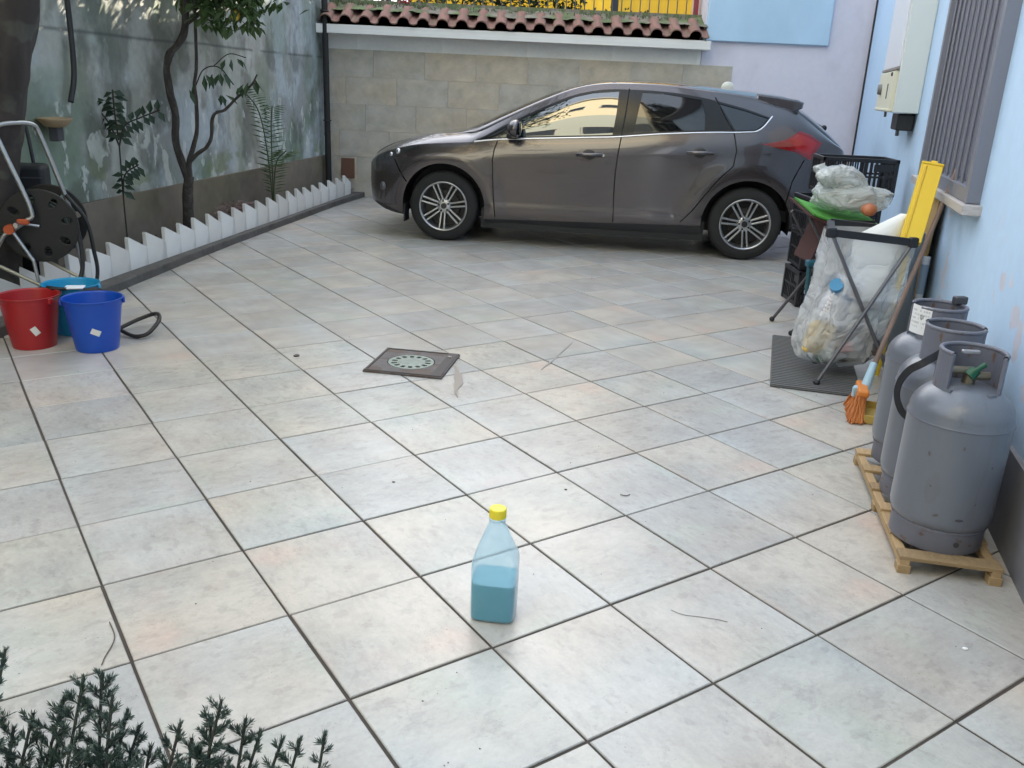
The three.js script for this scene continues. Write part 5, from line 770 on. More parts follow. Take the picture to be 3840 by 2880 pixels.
// ---------- buckets ----------
{
  const bucket = (name, label, pos, ry, c, sticker, hang) => {
    const b = thing(name, label, 'bucket', pos, ry, 'plastic buckets by the kerb'), m = mat(...c, 0.38), H = 0.272, r0 = 0.104, r1 = 0.142;
    M('pail', lathe([[0, 0.006], [r0 - 0.006, 0.006], [r0 - 0.002, 0], [r0, 0.003], [lerp(r0, r1, 0.85), H * 0.85], [lerp(r0, r1, 0.85) + 0.004, H * 0.86], [r1 - 0.003, H - 0.008], [r1 + 0.004, H - 0.006], [r1 + 0.005, H], [r1 - 0.001, H], [r1 - 0.004, H - 0.01], [r0 - 0.003, 0.010], [0, 0.010]], 56), m, b);
    const arc = []; for (let k = 0; k <= 14; k++) { const t = k / 14 * Math.PI; arc.push([Math.cos(t) * (r1 + 0.006), H - 0.018 + Math.sin(t) * 0.018, Math.sin(t) * (r1 + 0.012) * hang]); }
    const h = M('bail_handle', tube(arc, 0.0028, 6, 40), mat(0.03, 0.03, 0.035, 0.5), b); M('grip', at(rb(0.085, 0.016, 0.02, 0.007), 0, H + 0.002, hang * (r1 + 0.012)), mat(0.015, 0.015, 0.018, 0.5), h);
    for (const x of [-1, 1]) M('ear', rb(0.014, 0.03, 0.03, 0.005, x * (r1 + 0.004), H - 0.02, 0), m, b);
    if (sticker) { // paper patch bent to the pail
      const [a0, y0, tw] = sticker, hw = 0.015, hh = 0.023, g = new THREE.PlaneGeometry(2 * hw, 2 * hh, 4, 2), p = g.attributes.position;
      for (let i = 0; i < p.count; i++) { const x = p.getX(i) * Math.cos(tw) - p.getY(i) * Math.sin(tw), y = y0 + p.getX(i) * Math.sin(tw) + p.getY(i) * Math.cos(tw), rr = lerp(r0, r1, y / H) + 0.0015, an = a0 + x / rr; p.setXYZ(i, Math.sin(an) * rr, y, Math.cos(an) * rr); }
      g.computeVertexNormals(); M('sticker', g, mat(0.68, 0.66, 0.62, 0.6), b);
    }
    return b;
  };
  bucket('red_bucket', 'dark red plastic bucket with a white sticker, leftmost by the kerb', [-2.492, 0, -4.345], -0.35, [0.33, 0.013, 0.016], [0.95, 0.105, 0.55], -1);
  bucket('blue_bucket', 'deep blue plastic bucket with a white sticker in front of the cyan one', [-2.165, 0, -4.345], 0.4, [0.004, 0.062, 0.40], [0.05, 0.115, 1.1], -1);
  bucket('cyan_bucket', 'bright cyan plastic bucket half hidden behind the blue one', [-2.415, 0, -4.63], 0.1, [0.015, 0.27, 0.50], null, 1);
  tag(M('flat_cloth', at(rb(0.10, 0.008, 0.05, 0.003), -2.33, 0.28, -4.50, 0.1, 0.1, 0.03), mat(0.72, 0.76, 0.85, 0.5)), 'small white plastic strip across the rim of the cyan bucket', 'strip');
  tag(M('black_hose_loop', tube([[-2.20, 0.014, -4.62], [-2.12, 0.05, -4.74], [-2.02, 0.085, -4.76], [-1.965, 0.075, -4.66], [-1.985, 0.03, -4.555], [-2.05, 0.013, -4.54], [-2.14, 0.03, -4.58], [-2.24, 0.06, -4.66], [-2.34, 0.09, -4.78]], 0.011, 10, 80), mat(0.022, 0.017, 0.016, 0.55)), 'black hose end looped on the floor right of the blue bucket', 'hose');
}
// ---------- hose reel cart ----------
{
  const r = thing('hose_reel', 'black garden hose reel cart with a bent metal handle, left of the lemon tree', 'hose reel', [-2.66, 0, -4.90], 0.25);
  const chr = mat(0.42, 0.42, 0.42, 0.32, { metalness: 0.85 }), blk = mat(0.007, 0.007, 0.008, 0.6), org = mat(0.40, 0.07, 0.018, 0.55), hose = mat(0.016, 0.016, 0.017, 0.5);
  const C = [-0.0, 0.545, 0.0];
  M('handle', tube([[-0.17, 0.50, 0.16], [-0.05, 0.58, 0.16], [-0.02, 0.64, 0.16], [-0.115, 0.95, 0.16], [-0.14, 1.04, 0.16], [-0.125, 1.075, 0.14], [-0.06, 1.085, 0.06], [0.0, 1.075, 0.0], [0.025, 1.02, -0.03], [0.10, 0.72, -0.06], [0.135, 0.56, -0.06]], 0.0125, 10, 90), chr, r);
  const disc = (z) => { const s = new THREE.Shape(); s.absarc(0, 0, 0.195, 0, 2 * Math.PI, false); for (let k = 0; k < 8; k++) { const a = k / 8 * 2 * Math.PI + 0.2, p = new THREE.Path(); p.absellipse(Math.cos(a) * 0.145, Math.sin(a) * 0.145, 0.032, 0.022, 0, 2 * Math.PI, true, a); s.holes.push(p); } return new THREE.ExtrudeGeometry(s, { depth: 0.012, bevelEnabled: true, bevelSize: 0.004, bevelThickness: 0.004, bevelSegments: 2, curveSegments: 40 }).translate(C[0], C[1], z); };
  M('drum_flange', disc(0.10), blk, r); M('drum_flange', disc(-0.13), blk, r);
  M('drum', cyl(0.09, 0.09, 0.22, 28).rotateX(Math.PI / 2).translate(C[0], C[1], -0.01), blk, r);
  const coil = []; for (let k = 0; k <= 160; k++) { const a = k / 160 * 12 * Math.PI; coil.push([C[0] + Math.cos(a) * (0.115 + 0.03 * k / 160 + 0.006 * Math.sin(k)), C[1] + Math.sin(a) * (0.115 + 0.03 * k / 160), -0.10 + 0.18 * (0.5 + 0.5 * Math.sin(k / 160 * 7))]); }
  M('wound_hose', tube(coil, 0.011, 7, 420), mat(0.02, 0.03, 0.022, 0.6), r);
  M('crank', merge(rod([C[0], C[1], 0.12], [C[0] - 0.09, C[1] + 0.02, 0.15], 0.009), rod([C[0] - 0.09, C[1] + 0.02, 0.15], [C[0] - 0.09, C[1] + 0.02, 0.22], 0.012)), chr, r);
  M('clamp', merge(cyl(0.026, 0.026, 0.04, 18).rotateX(Math.PI / 2).translate(-0.135, 0.535, 0.17), rb(0.06, 0.03, 0.03, 0.008, -0.065, 0.575, 0.165)), org, r);
  M('frame', merge(rod([-0.13, 0.53, 0.16], [-0.04, 0.36, 0.16], 0.010), rod([-0.17, 0.50, 0.16], [-0.33, 0.25, 0.16], 0.012), rod([-0.33, 0.25, 0.16], [-0.37, 0.0, 0.16], 0.012), rod([-0.04, 0.36, 0.16], [0.0, 0.0, 0.18], 0.010), rod([0.13, 0.56, -0.06], [0.16, 0.05, -0.10], 0.010)), chr, r);
  M('base_bar', merge(rod([-0.20, 0.34, 0.20], [0.13, 0.16, 0.22], 0.010), rod([-0.05, 0.36, 0.02], [0.17, 0.24, 0.06], 0.009)), mat(0.3, 0.29, 0.24, 0.4, { metalness: 0.6 }), r);
  M('loose_hose', tube([[0.02, 0.72, 0.06], [0.10, 0.70, 0.09], [0.17, 0.58, 0.10], [0.195, 0.44, 0.10], [0.19, 0.30, 0.11], [0.15, 0.19, 0.14], [0.11, 0.11, 0.16], [0.05, 0.02, 0.12]], 0.0125, 9, 70), hose, r);
  M('loose_hose', tube([[0.12, 0.70, -0.02], [0.21, 0.56, -0.02], [0.235, 0.38, -0.02], [0.24, 0.25, -0.02], [0.20, 0.10, 0.0]], 0.011, 9, 60), hose, r);
  M('cart_wheel', new THREE.TorusGeometry(0.075, 0.022, 10, 30).translate(-0.30, 0.095, -0.12), blk, r);
  const b = thing('black_tub', 'black plastic tub standing behind the hose reel', 'tub', [-2.93, 0.06, -5.22], 0.3);
  M('tub_wall', lathe([[0.12, 0], [0.155, 0.52], [0.165, 0.53], [0.165, 0.55], [0.148, 0.55], [0.115, 0.02], [0, 0.02]], 40), blk, b); M('lid', rb(0.27, 0.22, 0.20, 0.03, 0.0, 0.66, 0), mat(0.018, 0.018, 0.02, 0.5), b); M('strap_line', bx(0.24, 0.008, 0.004, 0, 0.70, 0.102), mat(0.06, 0.06, 0.065, 0.5), b);
}
// ---------- things on the left wall ----------
const LU = [-0.126, 0.992], onLeft = (s, y, off) => [-2.40 + LU[0] * s + 0.992 * off, y, -11.006 + LU[1] * s + 0.126 * off];
const LANG = Math.atan2(0.992, 0.126) - 0.0;
tag(M('hanging_pipe', tube([onLeft(5.0, 2.72, 0.05), onLeft(4.97, 2.2, 0.05), onLeft(4.95, 1.75, 0.05), onLeft(4.97, 1.35, 0.055), onLeft(5.05, 1.16, 0.06)], 0.018, 10, 50), mat(0.016, 0.016, 0.018, 0.5)), 'black pipe hanging down the mossy wall near the big trunk', 'pipe');
{ const p = onLeft(5.28, 1.055, 0.09), s = thing('wall_basin', 'small beige stone basin fixed to the mossy wall', 'basin', p, Math.atan2(0.992, -0.126) ); M('bowl', at(lathe([[0, -0.05], [0.08, -0.04], [0.125, 0.0], [0.13, 0.012], [0.115, 0.012], [0.07, -0.02], [0, -0.028]], 32).scale(1.15, 1, 0.75), 0, 0, 0), mat(0.34, 0.25, 0.15, 0.8), s); M('bracket', rb(0.10, 0.10, 0.06, 0.01, 0, -0.08, 0.0), mat(0.06, 0.06, 0.065, 0.8), s); }
{ const p = onLeft(5.62, 1.13, 0.03), t = thing('garden_tap', 'red garden tap with a black hose beside the big trunk', 'tap', p); M('spout', merge(rod([0, 0, 0], [0.09, 0.0, 0.02], 0.014), rod([0.09, 0.0, 0.02], [0.10, -0.07, 0.02], 0.013)), mat(0.3, 0.25, 0.15, 0.4, { metalness: 0.7 }), t); M('lever', merge(cyl(0.03, 0.03, 0.05, 16, 0.07, 0.05, 0.02), rb(0.06, 0.02, 0.03, 0.006, 0.085, 0.08, 0.02)), mat(0.38, 0.015, 0.015, 0.45), t); M('feed_hose', tube([[0.10, -0.07, 0.02], [0.13, -0.2, 0.05], [0.17, -0.4, 0.1], [0.2, -0.58, 0.16]], 0.011, 8, 30), mat(0.015, 0.015, 0.016, 0.5), t); }
{ const d = thing('drain_pole', 'dark upright drain pole in the corner between the mossy wall and the clad wall', 'pole', [-2.33, 0, -10.80]); M('shaft', merge(cyl(0.034, 0.036, 3.4, 20, 0, 1.7, 0)), mat(0.020, 0.018, 0.017, 0.7), d); for (const y of [0.9, 2.1]) M('bracket', new THREE.TorusGeometry(0.042, 0.008, 8, 20).rotateX(Math.PI / 2).translate(0, y, 0), mat(0.03, 0.028, 0.026, 0.6), d); }
tag(M('brick_block', merge(rb(0.16, 0.24, 0.03, 0.006, -2.13, 0.34, -10.985)), mat(0.16, 0.075, 0.05, 0.85)), 'small rusty red hatch low on the clad wall near the corner', 'hatch');
// ---------- plants ----------
const barkT = (a, b, c, seed) => { const map = tex(256, 512, (u, v) => { const n = fbm(u * 14 + 2 * fbm(u * 4, v * 3, seed, 3), v * 7, seed + 1, 5), l = sstep(0.58, 0.72, fbm(u * 6, v * 9, seed + 2, 4)); const k = 0.45 + 1.1 * n; return [lerp(a, 0.12, l * 0.3) * k, lerp(b, 0.13, l * 0.3) * k, lerp(c, 0.10, l * 0.3) * k]; }); return new THREE.MeshStandardMaterial({ map, roughness: 0.95, bumpMap: map, bumpScale: 0.012 }); };
const leafM = (r, g, b) => new THREE.MeshPhysicalMaterial({ color: rgb(r, g, b), roughness: 0.5, transmission: 0.25, thickness: 0, side: THREE.DoubleSide });
const crown = (R, n, c, rad, l, w, clump = 1) => { const list = []; const clumps = Array.from({ length: Math.ceil(n / 26) }, () => { let v; do v = V3(R() * 2 - 1, R() * 2 - 1, R() * 2 - 1); while (v.length() > 1 || v.length() < 0.25); return v; });
  for (let i = 0; i < n; i++) { const q = clumps[i % clumps.length], p = V3(c[0] + q.x * rad[0] + (R() - 0.5) * 0.42 * clump, c[1] + q.y * rad[1] + (R() - 0.5) * 0.34 * clump, c[2] + q.z * rad[2] + (R() - 0.5) * 0.42 * clump), s = 0.7 + 0.6 * R(); list.push({ p, dir: V3(R() - 0.5, R() * 0.5 - 0.45, R() - 0.5), up: V3((R() - 0.5) * 0.7, 1, (R() - 0.5) * 0.7), l: l * s, w: w * s, curl: 0.15 + 0.25 * R() }); } return list; };
{ // lemon tree
  const R = rng(91), t = thing('lemon_tree', 'slender lemon tree with bent forked stems in the planter by the mossy wall', 'tree', [-2.70, 0.06, -7.12]);
  const F = (x, y, z) => [x + 2.70, y - 0.06, z + 7.12], bark = barkT(0.052, 0.043, 0.038, 501);
  M('trunk', merge(branch([[...F(-2.69, 0.0, -7.12), 0.05], [...F(-2.685, 0.25, -7.12), 0.045], [...F(-2.675, 0.45, -7.12), 0.042], [...F(-2.655, 0.585, -7.12), 0.038]]),
    branch([[...F(-2.66, 0.56, -7.12), 0.035], [...F(-2.705, 0.70, -7.12), 0.031], [...F(-2.74, 0.86, -7.12), 0.029], [...F(-2.725, 1.05, -7.12), 0.029], [...F(-2.755, 1.22, -7.12), 0.030], [...F(-2.765, 1.38, -7.12), 0.030], [...F(-2.735, 1.50, -7.12), 0.031], [...F(-2.655, 1.585, -7.12), 0.032], [...F(-2.60, 1.70, -7.12), 0.028], [...F(-2.57, 1.95, -7.1), 0.024], [...F(-2.5, 2.4, -7.0), 0.018]])), bark, t);
  M('branch', branch([[...F(-2.655, 0.57, -7.12), 0.026], [...F(-2.645, 0.70, -7.12), 0.022], [...F(-2.60, 0.83, -7.12), 0.019], [...F(-2.565, 0.95, -7.12), 0.016], [...F(-2.555, 1.15, -7.12), 0.015], [...F(-2.56, 1.28, -7.12), 0.014], [...F(-2.535, 1.42, -7.12), 0.013], [...F(-2.525, 1.62, -7.12), 0.012], [...F(-2.50, 2.1, -7.1), 0.010]]), bark, t);
  M('branch', branch([[...F(-2.645, 0.70, -7.12), 0.018], [...F(-2.57, 0.77, -7.12), 0.016], [...F(-2.50, 0.82, -7.12), 0.014], [...F(-2.455, 0.90, -7.12), 0.014], [...F(-2.44, 1.03, -7.12), 0.014], [...F(-2.405, 1.085, -7.12), 0.013], [...F(-2.335, 1.11, -7.12), 0.012], [...F(-2.24, 1.20, -7.12), 0.010], [...F(-2.12, 1.30, -7.12), 0.009], [...F(-2.07, 1.38, -7.12), 0.006]]), bark, t);
  M('branch', branch([[...F(-2.6, 1.72, -7.12), 0.02], [...F(-2.4, 1.9, -7.3), 0.014], [...F(-2.0, 2.2, -7.7), 0.008]]), bark, t);
  M('branch', branch([[...F(-2.57, 1.9, -7.1), 0.02], [...F(-2.75, 2.2, -6.8), 0.012], [...F(-2.9, 2.5, -6.4), 0.007]]), bark, t);
  const twig = (list, a, dx, dy, n) => { for (let k = 0; k < n; k++) { const q = k / n; list.push({ p: V3(...F(a[0] + dx * q, a[1] + dy * q, -7.12 + (R() - 0.5) * 0.1)), dir: V3(R() - 0.3, -0.7 * R() - 0.1, (R() - 0.5)), up: V3(0, 1, 0.3), l: 0.085 + 0.04 * R(), w: 0.045, curl: 0.3 }); } };
  const low = []; twig(low, [-2.22, 1.28], 0.16, 0.08, 9); twig(low, [-2.48, 1.36], 0.2, 0.03, 8); twig(low, [-2.38, 1.22], 0.06, 0.0, 4); twig(low, [-2.6, 1.25], 0.05, 0.05, 4); twig(low, [-2.3, 1.48], 0.15, 0.02, 4);
  M('low_leaves', leaves(low), leafM(0.035, 0.075, 0.03), t);
  M('twig', merge(tube([F(-2.555, 1.27, -7.12), F(-2.48, 1.40, -7.12), F(-2.36, 1.42, -7.12), F(-2.25, 1.30, -7.1)], 0.005, 6), tube([F(-2.40, 1.43, -7.12), F(-2.28, 1.52, -7.12), F(-2.15, 1.5, -7.12)], 0.004, 6)), bark, t);
  const up = crown(R, 2600, F(-2.35, 2.50, -7.6), [0.95, 0.50, 1.25], 0.095, 0.05, 1.0), hang = crown(R, 330, F(-2.33, 1.90, -7.12), [0.34, 0.16, 0.20], 0.10, 0.052, 0.4);
  M('crown', leaves([...up, ...hang]), leafM(0.06, 0.11, 0.028), t);
  for (const [x, y, z] of [[-2.19, 1.80, -7.05], [-1.9, 2.2, -7.3], [-2.6, 2.3, -7.4]]) M('lemon', wobble(new THREE.SphereGeometry(0.034, 18, 14).scale(1, 1.3, 1).translate(...F(x, y, z)), 0.002, 30, 3), mat(0.72, 0.46, 0.05, 0.5), t);
}
{ // big old trunk at the left edge of the picture
  const R = rng(92), t = thing('shade_tree', 'thick dark leaning tree trunk at the top left beside the hose reel', 'tree', [-3.02, 0.03, -4.86]);
  const bark = barkT(0.042, 0.034, 0.031, 511);
  M('trunk', merge(branch([[0, -0.05, 0, 0.20], [0.03, 0.4, 0, 0.175], [0.09, 0.8, 0, 0.165], [0.20, 1.25, 0, 0.165], [0.345, 1.75, 0, 0.165], [0.48, 2.2, 0, 0.15], [0.55, 2.8, 0, 0.13], [0.6, 3.4, 0.1, 0.10]], 18, 60), branch([[0.45, 2.1, 0, 0.11], [0.15, 2.7, 0.3, 0.08], [-0.3, 3.4, 0.6, 0.05], [-0.5, 4.0, 0.7, 0.02]], 12), branch([[0.52, 2.5, 0, 0.10], [0.9, 3.1, -0.5, 0.07], [1.1, 3.7, -1.1, 0.04], [1.2, 4.2, -1.5, 0.02]], 12), branch([[0.6, 3.3, 0.1, 0.09], [0.7, 3.9, 0.4, 0.05], [0.6, 4.4, 0.8, 0.02]], 12)), bark, t);
  M('crown', leaves(crown(R, 9000, [0.1, 3.9, -0.9], [2.1, 1.0, 2.6], 0.12, 0.07, 1.6)), leafM(0.045, 0.085, 0.025), t);
}
{ // evergreen behind the viewer, seen only in the car windows
  const R = rng(99), t = thing('evergreen_tree', 'tall dark evergreen behind the viewer, mirrored in the rear car windows', 'tree', [1.3, 0, 3.9]);
  M('trunk', branch([[0, 0, 0, 0.25], [0.1, 3, 0, 0.2], [0, 8, 0, 0.14], [0, 15, 0, 0.03]], 12), barkT(0.06, 0.05, 0.04, 521), t);
  M('crown', leaves(crown(R, 9000, [0, 9.4, 0], [1.35, 6.2, 1.3], 0.34, 0.14, 1.9)), leafM(0.02, 0.04, 0.02), t);
}
{ // small climbing plant on the wall
  const R = rng(93), t = thing('wall_sapling', 'small dark-leaved sapling growing against the mossy wall left of the lemon tree', 'plant', [-2.90, 0.06, -6.45]);
  const F = (x, y, z) => [x + 2.90, y - 0.06, z + 6.45], stem = mat(0.045, 0.045, 0.035, 0.9);
  const S = [[[-2.90, 0.03, -6.45], [-2.885, 0.5, -6.42], [-2.86, 0.86, -6.38]], [[-2.86, 0.86, -6.38], [-2.80, 1.0, -6.36], [-2.68, 1.06, -6.34], [-2.52, 1.12, -6.3]], [[-2.86, 0.86, -6.38], [-2.93, 1.0, -6.42], [-3.0, 1.10, -6.42], [-3.06, 1.22, -6.36]], [[-2.86, 0.9, -6.38], [-2.87, 1.08, -6.38], [-2.86, 1.24, -6.36]], [[-2.885, 0.5, -6.42], [-2.84, 0.66, -6.38], [-2.72, 0.74, -6.34]]];
  const list = []; S.forEach((q, k) => { if (!k) return; const c = curve(q); for (let i = 1; i <= 8; i++) for (const sd of [-1, 1]) { const p = c.getPoint((i + 0.3 * R()) / 8.5), d = c.getTangent(i / 8.5); list.push({ p: V3(...F(p.x, p.y, p.z)), dir: V3(-d.y * sd + d.x * 0.5, d.x * sd * 1 + 0.1 - R() * 0.5, (R() - 0.3) * 0.7), up: V3(0.1, 0.6, 0.8), l: 0.06 + 0.035 * R(), w: 0.04 + 0.012 * R(), curl: 0.4 }); } });
  M('stems', merge(S.map((q) => tube(q.map((p) => F(...p)), 0.006, 6))), stem, t); M('leaves', leaves(list), leafM(0.022, 0.05, 0.028), t);
}
{ // young palm
  const R = rng(94), t = thing('young_palm', 'thin green palm-like plant near the corner of the planter', 'plant', [-2.47, 0.06, -8.85]);
  const st = mat(0.06, 0.08, 0.03, 0.8), fr = [], list = [];
  for (const [dx, dy, dz] of [[0.02, 1.02, 0.0], [-0.16, 1.16, 0.05], [0.12, 0.62, 0.1]]) { const q = [[0, 0, 0], [dx * 0.2, dy * 0.5, dz * 0.3], [dx * 0.6, dy * 0.85, dz * 0.7], [dx * 1.5, dy * 1.02, dz * 1.3]], c = curve(q); fr.push(tube(q, 0.006, 6)); for (let i = 6; i <= 26; i++) for (const sd of [-1, 1]) { const p = c.getPoint(i / 27), d = c.getTangent(i / 27); list.push({ p, dir: V3(sd * 0.9 + d.x * 0.6, d.y * 0.55 - 0.25, (R() - 0.5) * 0.6), up: V3(0, 0.4, 1), l: 0.10 + 0.05 * R(), w: 0.012, curl: 0.25 }); } }
  M('stems', merge(fr), st, t); M('fronds', leaves(list), leafM(0.05, 0.10, 0.022), t);
}
{ const R = rng(95), t = thing('red_leaf_plant', 'low reddish plant in the planter between the lemon tree and the palm', 'plant', [-2.58, 0.08, -8.0]); const l = []; for (let i = 0; i < 220; i++) { const a = R() * 6.28, r = R(); l.push({ p: V3(Math.cos(a) * 0.10 * r, 0.02 + 0.16 * R(), Math.sin(a) * 0.35 * r), dir: V3(Math.cos(a), 0.5 * R(), Math.sin(a)), up: V3(0, 1, 0.2), l: 0.06, w: 0.03 }); } M('leaves', leaves(l), leafM(0.10, 0.028, 0.028), t); }
{ // leaf litter and low weeds on the soil
  const R = rng(96), l = []; for (let i = 0; i < 900; i++) { const s = -1 + 6 * R(), [x, z] = edgeAt(s); l.push({ p: V3(x - 0.04 - 0.28 * R(), 0.085 + 0.03 * R(), z), dir: V3(R() - 0.5, 0.35 * R(), R() - 0.5), up: V3(0, 1, 0), l: 0.04 + 0.03 * R(), w: 0.02 }); }
  const o = M('leaf_litter', leaves(l), leafM(0.07, 0.05, 0.03)); tag(o, 'dead leaves and weeds scattered over the planter soil', 'leaf litter'); o.userData.kind = 'stuff';
}
{ // juniper in the near corner
  const R = rng(97), t = thing('juniper_shrub', 'dark blue-green juniper sprigs poking up at the bottom left', 'shrub', [-0.62, 0, -0.74]);
  const pos = [], tw = [], cones = [];
  const needles = (a, b, n, len) => { // scale-like needles round a twig from a to b
    const d = b.clone().sub(a), D = d.clone().normalize(), X = V3(D.y, -D.x, 0.3).normalize(), Y = new THREE.Vector3().crossVectors(D, X);
    for (let i = 0; i < n; i++) { const q = R(), an = R() * 6.283, o = X.clone().multiplyScalar(Math.cos(an)).addScaledVector(Y, Math.sin(an)), p = a.clone().addScaledVector(d, q).addScaledVector(o, 0.0012), l = len * (0.7 + 0.6 * R()) * (1 - 0.35 * q); cones.push({ p, dir: D.clone().multiplyScalar(1.0).addScaledVector(o, 0.45), up: o, l, w: 0.0016, curl: -0.12 }); } };
  const shoot = (tip, len, width, lean) => { const base = tip.clone().add(V3(lean, -len, 0.05 + 0.3 * len)); const c = curve([base, base.clone().lerp(tip, 0.5).add(V3(0.01 * (R() - 0.5), 0, 0.01 * (R() - 0.5))), tip]); tw.push(new THREE.TubeGeometry(c, 16, 0.0022, 5)); needles(c.getPoint(0.85), tip, 60, 0.011);
    const nb = Math.round(len / 0.011); for (let i = 0; i < nb; i++) { const q = 0.12 + 0.86 * i / nb, p = c.getPoint(q), sd = i % 2 ? 1 : -1, an = (R() - 0.5) * 1.5, bl = width * (1.25 - q * 1.0) * (0.6 + 0.9 * R()); const dir = V3(sd * Math.cos(an) * 0.8, 0.75 + 0.4 * R(), Math.sin(an) * 0.8).normalize(), e = p.clone().addScaledVector(dir, bl); tw.push(rod(p.toArray(), e.toArray(), 0.0012, 0.0007, 4)); needles(p, e, Math.round(18 + bl * 1100), 0.0125);
      if (bl > 0.02) for (let k = 0; k < 4; k++) { const pp = p.clone().lerp(e, 0.3 + 0.17 * k), d2 = dir.clone().add(V3((R() - 0.5) * 1.5, 0.3, (R() - 0.5) * 1.2)).normalize(), ee = pp.clone().addScaledVector(d2, bl * 0.42); needles(pp, ee, 17, 0.011); } } };
  const O = t.position, S = [[-0.672, 0.632, -1.0, 0.16, 0.030], [-0.600, 0.560, -1.0, 0.15, 0.050], [-0.570, 0.592, -1.0, 0.17, 0.050], [-0.555, 0.585, -1.02, 0.16, 0.045], [-0.528, 0.572, -0.99, 0.16, 0.045], [-0.635, 0.545, -0.98, 0.14, 0.045], [-0.665, 0.52, -0.98, 0.14, 0.05], [-0.515, 0.540, -1.0, 0.13, 0.040], [-0.500, 0.515, -1.0, 0.10, 0.035], [-0.488, 0.480, -1.0, 0.10, 0.040], [-0.560, 0.50, -0.97, 0.14, 0.05], [-0.600, 0.50, -0.96, 0.14, 0.05], [-0.442, 0.523, -1.0, 0.12, 0.035], [-0.420, 0.515, -0.98, 0.12, 0.040], [-0.382, 0.565, -1.0, 0.17, 0.042], [-0.398, 0.535, -1.0, 0.14, 0.035], [-0.350, 0.535, -1.0, 0.15, 0.040], [-0.330, 0.515, -1.0, 0.10, 0.032], [-0.300, 0.503, -1.0, 0.10, 0.030], [-0.275, 0.505, -1.0, 0.12, 0.032], [-0.240, 0.515, -1.0, 0.10, 0.026], [-0.370, 0.48, -0.98, 0.1, 0.05], [-0.46, 0.47, -0.98, 0.1, 0.04]];
  for (const [x, y, z, len, w] of S) shoot(V3(x - O.x, y - O.y, z - O.z), len, w, (R() - 0.5) * 0.06);
  for (const [x, y, z] of S) tw.push(tube([[x - O.x, y - 0.14, z - O.z + 0.08], [(x - O.x) * 0.6, 0.28, (z - O.z) * 0.6 + 0.08], [(x - O.x) * 0.12, 0.16, 0.0]], 0.0035, 5, 12));
  M('twigs', merge(tw), mat(0.035, 0.04, 0.03, 0.9), t); const nd = M('needles', leaves(cones.filter((_, i) => i % 3)), leafM(0.042, 0.075, 0.06), t); nd.userData.kind = 'stuff'; M('young_needles', leaves(cones.filter((_, i) => !(i % 3))), leafM(0.085, 0.13, 0.095), t).userData.kind = 'stuff';
  M('pot', lathe([[0, 0.005], [0.10, 0.005], [0.105, 0], [0.14, 0.2], [0.15, 0.2], [0.15, 0.225], [0.13, 0.225], [0.125, 0.17], [0, 0.165]], 36), mat(0.30, 0.12, 0.07, 0.8), t);
}
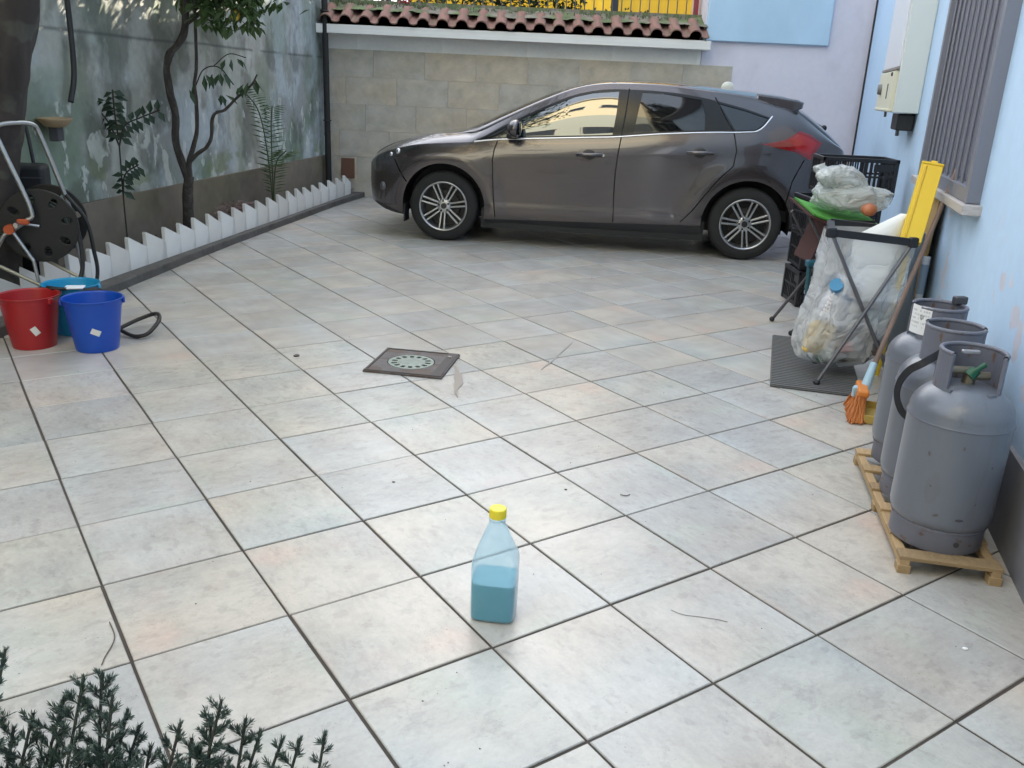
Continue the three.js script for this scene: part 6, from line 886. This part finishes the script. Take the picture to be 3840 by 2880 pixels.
// ---------- beyond the back wall ----------
{
  const f = thing('metal_fence', 'grey metal bar fence on top of the boundary wall', 'fence', [0, 0, -11.33]); f.rotation.z = 0.012;
  const st = mat(0.10, 0.11, 0.12, 0.5, { metalness: 0.4 });
  for (let k = 0; k < 34; k++) M('bar', rod([-1.62 + k * 0.11, 2.18, 0], [-1.62 + k * 0.11, 3.35, 0], 0.0065, 0.0065, 8), st, f);
  M('rail', rb(3.75, 0.03, 0.02, 0.004, 0.25, 3.33, 0), st, f); M('rail', rb(3.75, 0.026, 0.02, 0.004, 0.25, 2.235, 0.0), st, f);
  M('post', rb(0.085, 1.2, 0.06, 0.008, 1.05, 2.78, -0.05), mat(0.03, 0.035, 0.045, 0.5), f);
  M('post', rb(0.055, 1.2, 0.05, 0.008, 2.02, 2.78, -0.04), mat(0.40, 0.03, 0.05, 0.5), f).userData.label = 'red painted end post';
  tag(M('yellow_tarpaulin', (() => { const g = new THREE.PlaneGeometry(3.6, 1.5, 120, 12).translate(0.28, 2.85, -12.05), p = g.attributes.position; for (let i = 0; i < p.count; i++) p.setZ(i, p.getZ(i) + 0.02 * Math.sin(p.getX(i) * 38) + 0.05 * fbm(p.getX(i) * 3, p.getY(i) * 2, 7, 3)); g.computeVertexNormals(); return g; })(), new THREE.MeshPhysicalMaterial({ color: rgb(0.86, 0.55, 0.05), roughness: 0.9, transmission: 0.4, thickness: 0, side: THREE.DoubleSide })), 'bright yellow tarpaulin behind the bar fence, extended left to stand in for light between the hedge leaves', 'tarpaulin');  // left part runs behind the hedge; its yellow stands in for light beyond
  const R = rng(98), l = []; for (let i = 0; i < 5200; i++) { const x = -3.4 + 4.1 * R() ** 0.9; l.push({ p: V3(x, 2.18 + 1.4 * R(), -11.75 + 0.3 * (R() - 0.5)), dir: V3(R() - 0.5, R() - 0.6, R() - 0.2), up: V3(R() - 0.5, 1, R()), l: 0.07 + 0.05 * R(), w: 0.045 }); }
  for (let i = 0; i < 160; i++) l.push({ p: V3(0.6 + 0.9 * R(), 2.2 + 0.12 * R() * R(), -11.6), dir: V3(R() - 0.5, R(), R() - 0.3), up: V3(0, 1, 1), l: 0.045, w: 0.03 });
  const h = thing('ivy_hedge', 'dark ivy hedge behind the bar fence', 'hedge'); M('foliage', leaves(l), leafM(0.022, 0.045, 0.02), h);
  M('stems', merge(Array.from({ length: 9 }, (_, k) => tube([[-3.1 + k * 0.45, 2.1, -11.75], [-3.05 + k * 0.45, 2.7, -11.78], [-3.15 + k * 0.45, 3.4, -11.72]], 0.012, 6))), mat(0.05, 0.04, 0.03, 0.9), h);
  const rf = []; for (let i = 0; i < 60; i++) rf.push({ p: V3((R() - 0.5) * 0.14, R() * 0.09, (R() - 0.5) * 0.08), dir: V3(R() - 0.5, R(), R()), up: V3(0, 1, 0.5), l: 0.035, w: 0.028 });
  const fl = thing('red_flowers', 'small clump of red flowers at the foot of the bar fence', 'flowers', [-1.47, 2.235, -11.27]); M('petals', leaves(rf), leafM(0.55, 0.05, 0.06), fl); M('stalks', merge(tube([[0, -0.05, 0], [0, 0.05, 0]], 0.004, 5, 4), tube([[0.03, -0.05, 0], [0.05, 0.06, 0]], 0.004, 5, 4)), mat(0.05, 0.1, 0.03, 0.8), fl);
  const ms = []; for (let i = 0; i < 1500; i++) { const x = -2.3 + 4.3 * R(); ms.push({ p: V3(x, 2.155 + 0.05 * R(), -11.10 - 0.2 * R()), dir: V3(R() - 0.5, R(), R() - 0.2), up: V3(0, 1, 1), l: 0.025 + 0.03 * R() * (x < -1 ? 2.2 : 1), w: 0.014 }); }
  const mo = M('wall_moss', leaves(ms), leafM(0.075, 0.095, 0.03)); tag(mo, 'moss and small weeds growing on the mortar above the roof tiles', 'moss'); mo.userData.kind = 'stuff';
}
renderer.render(scene, camera);
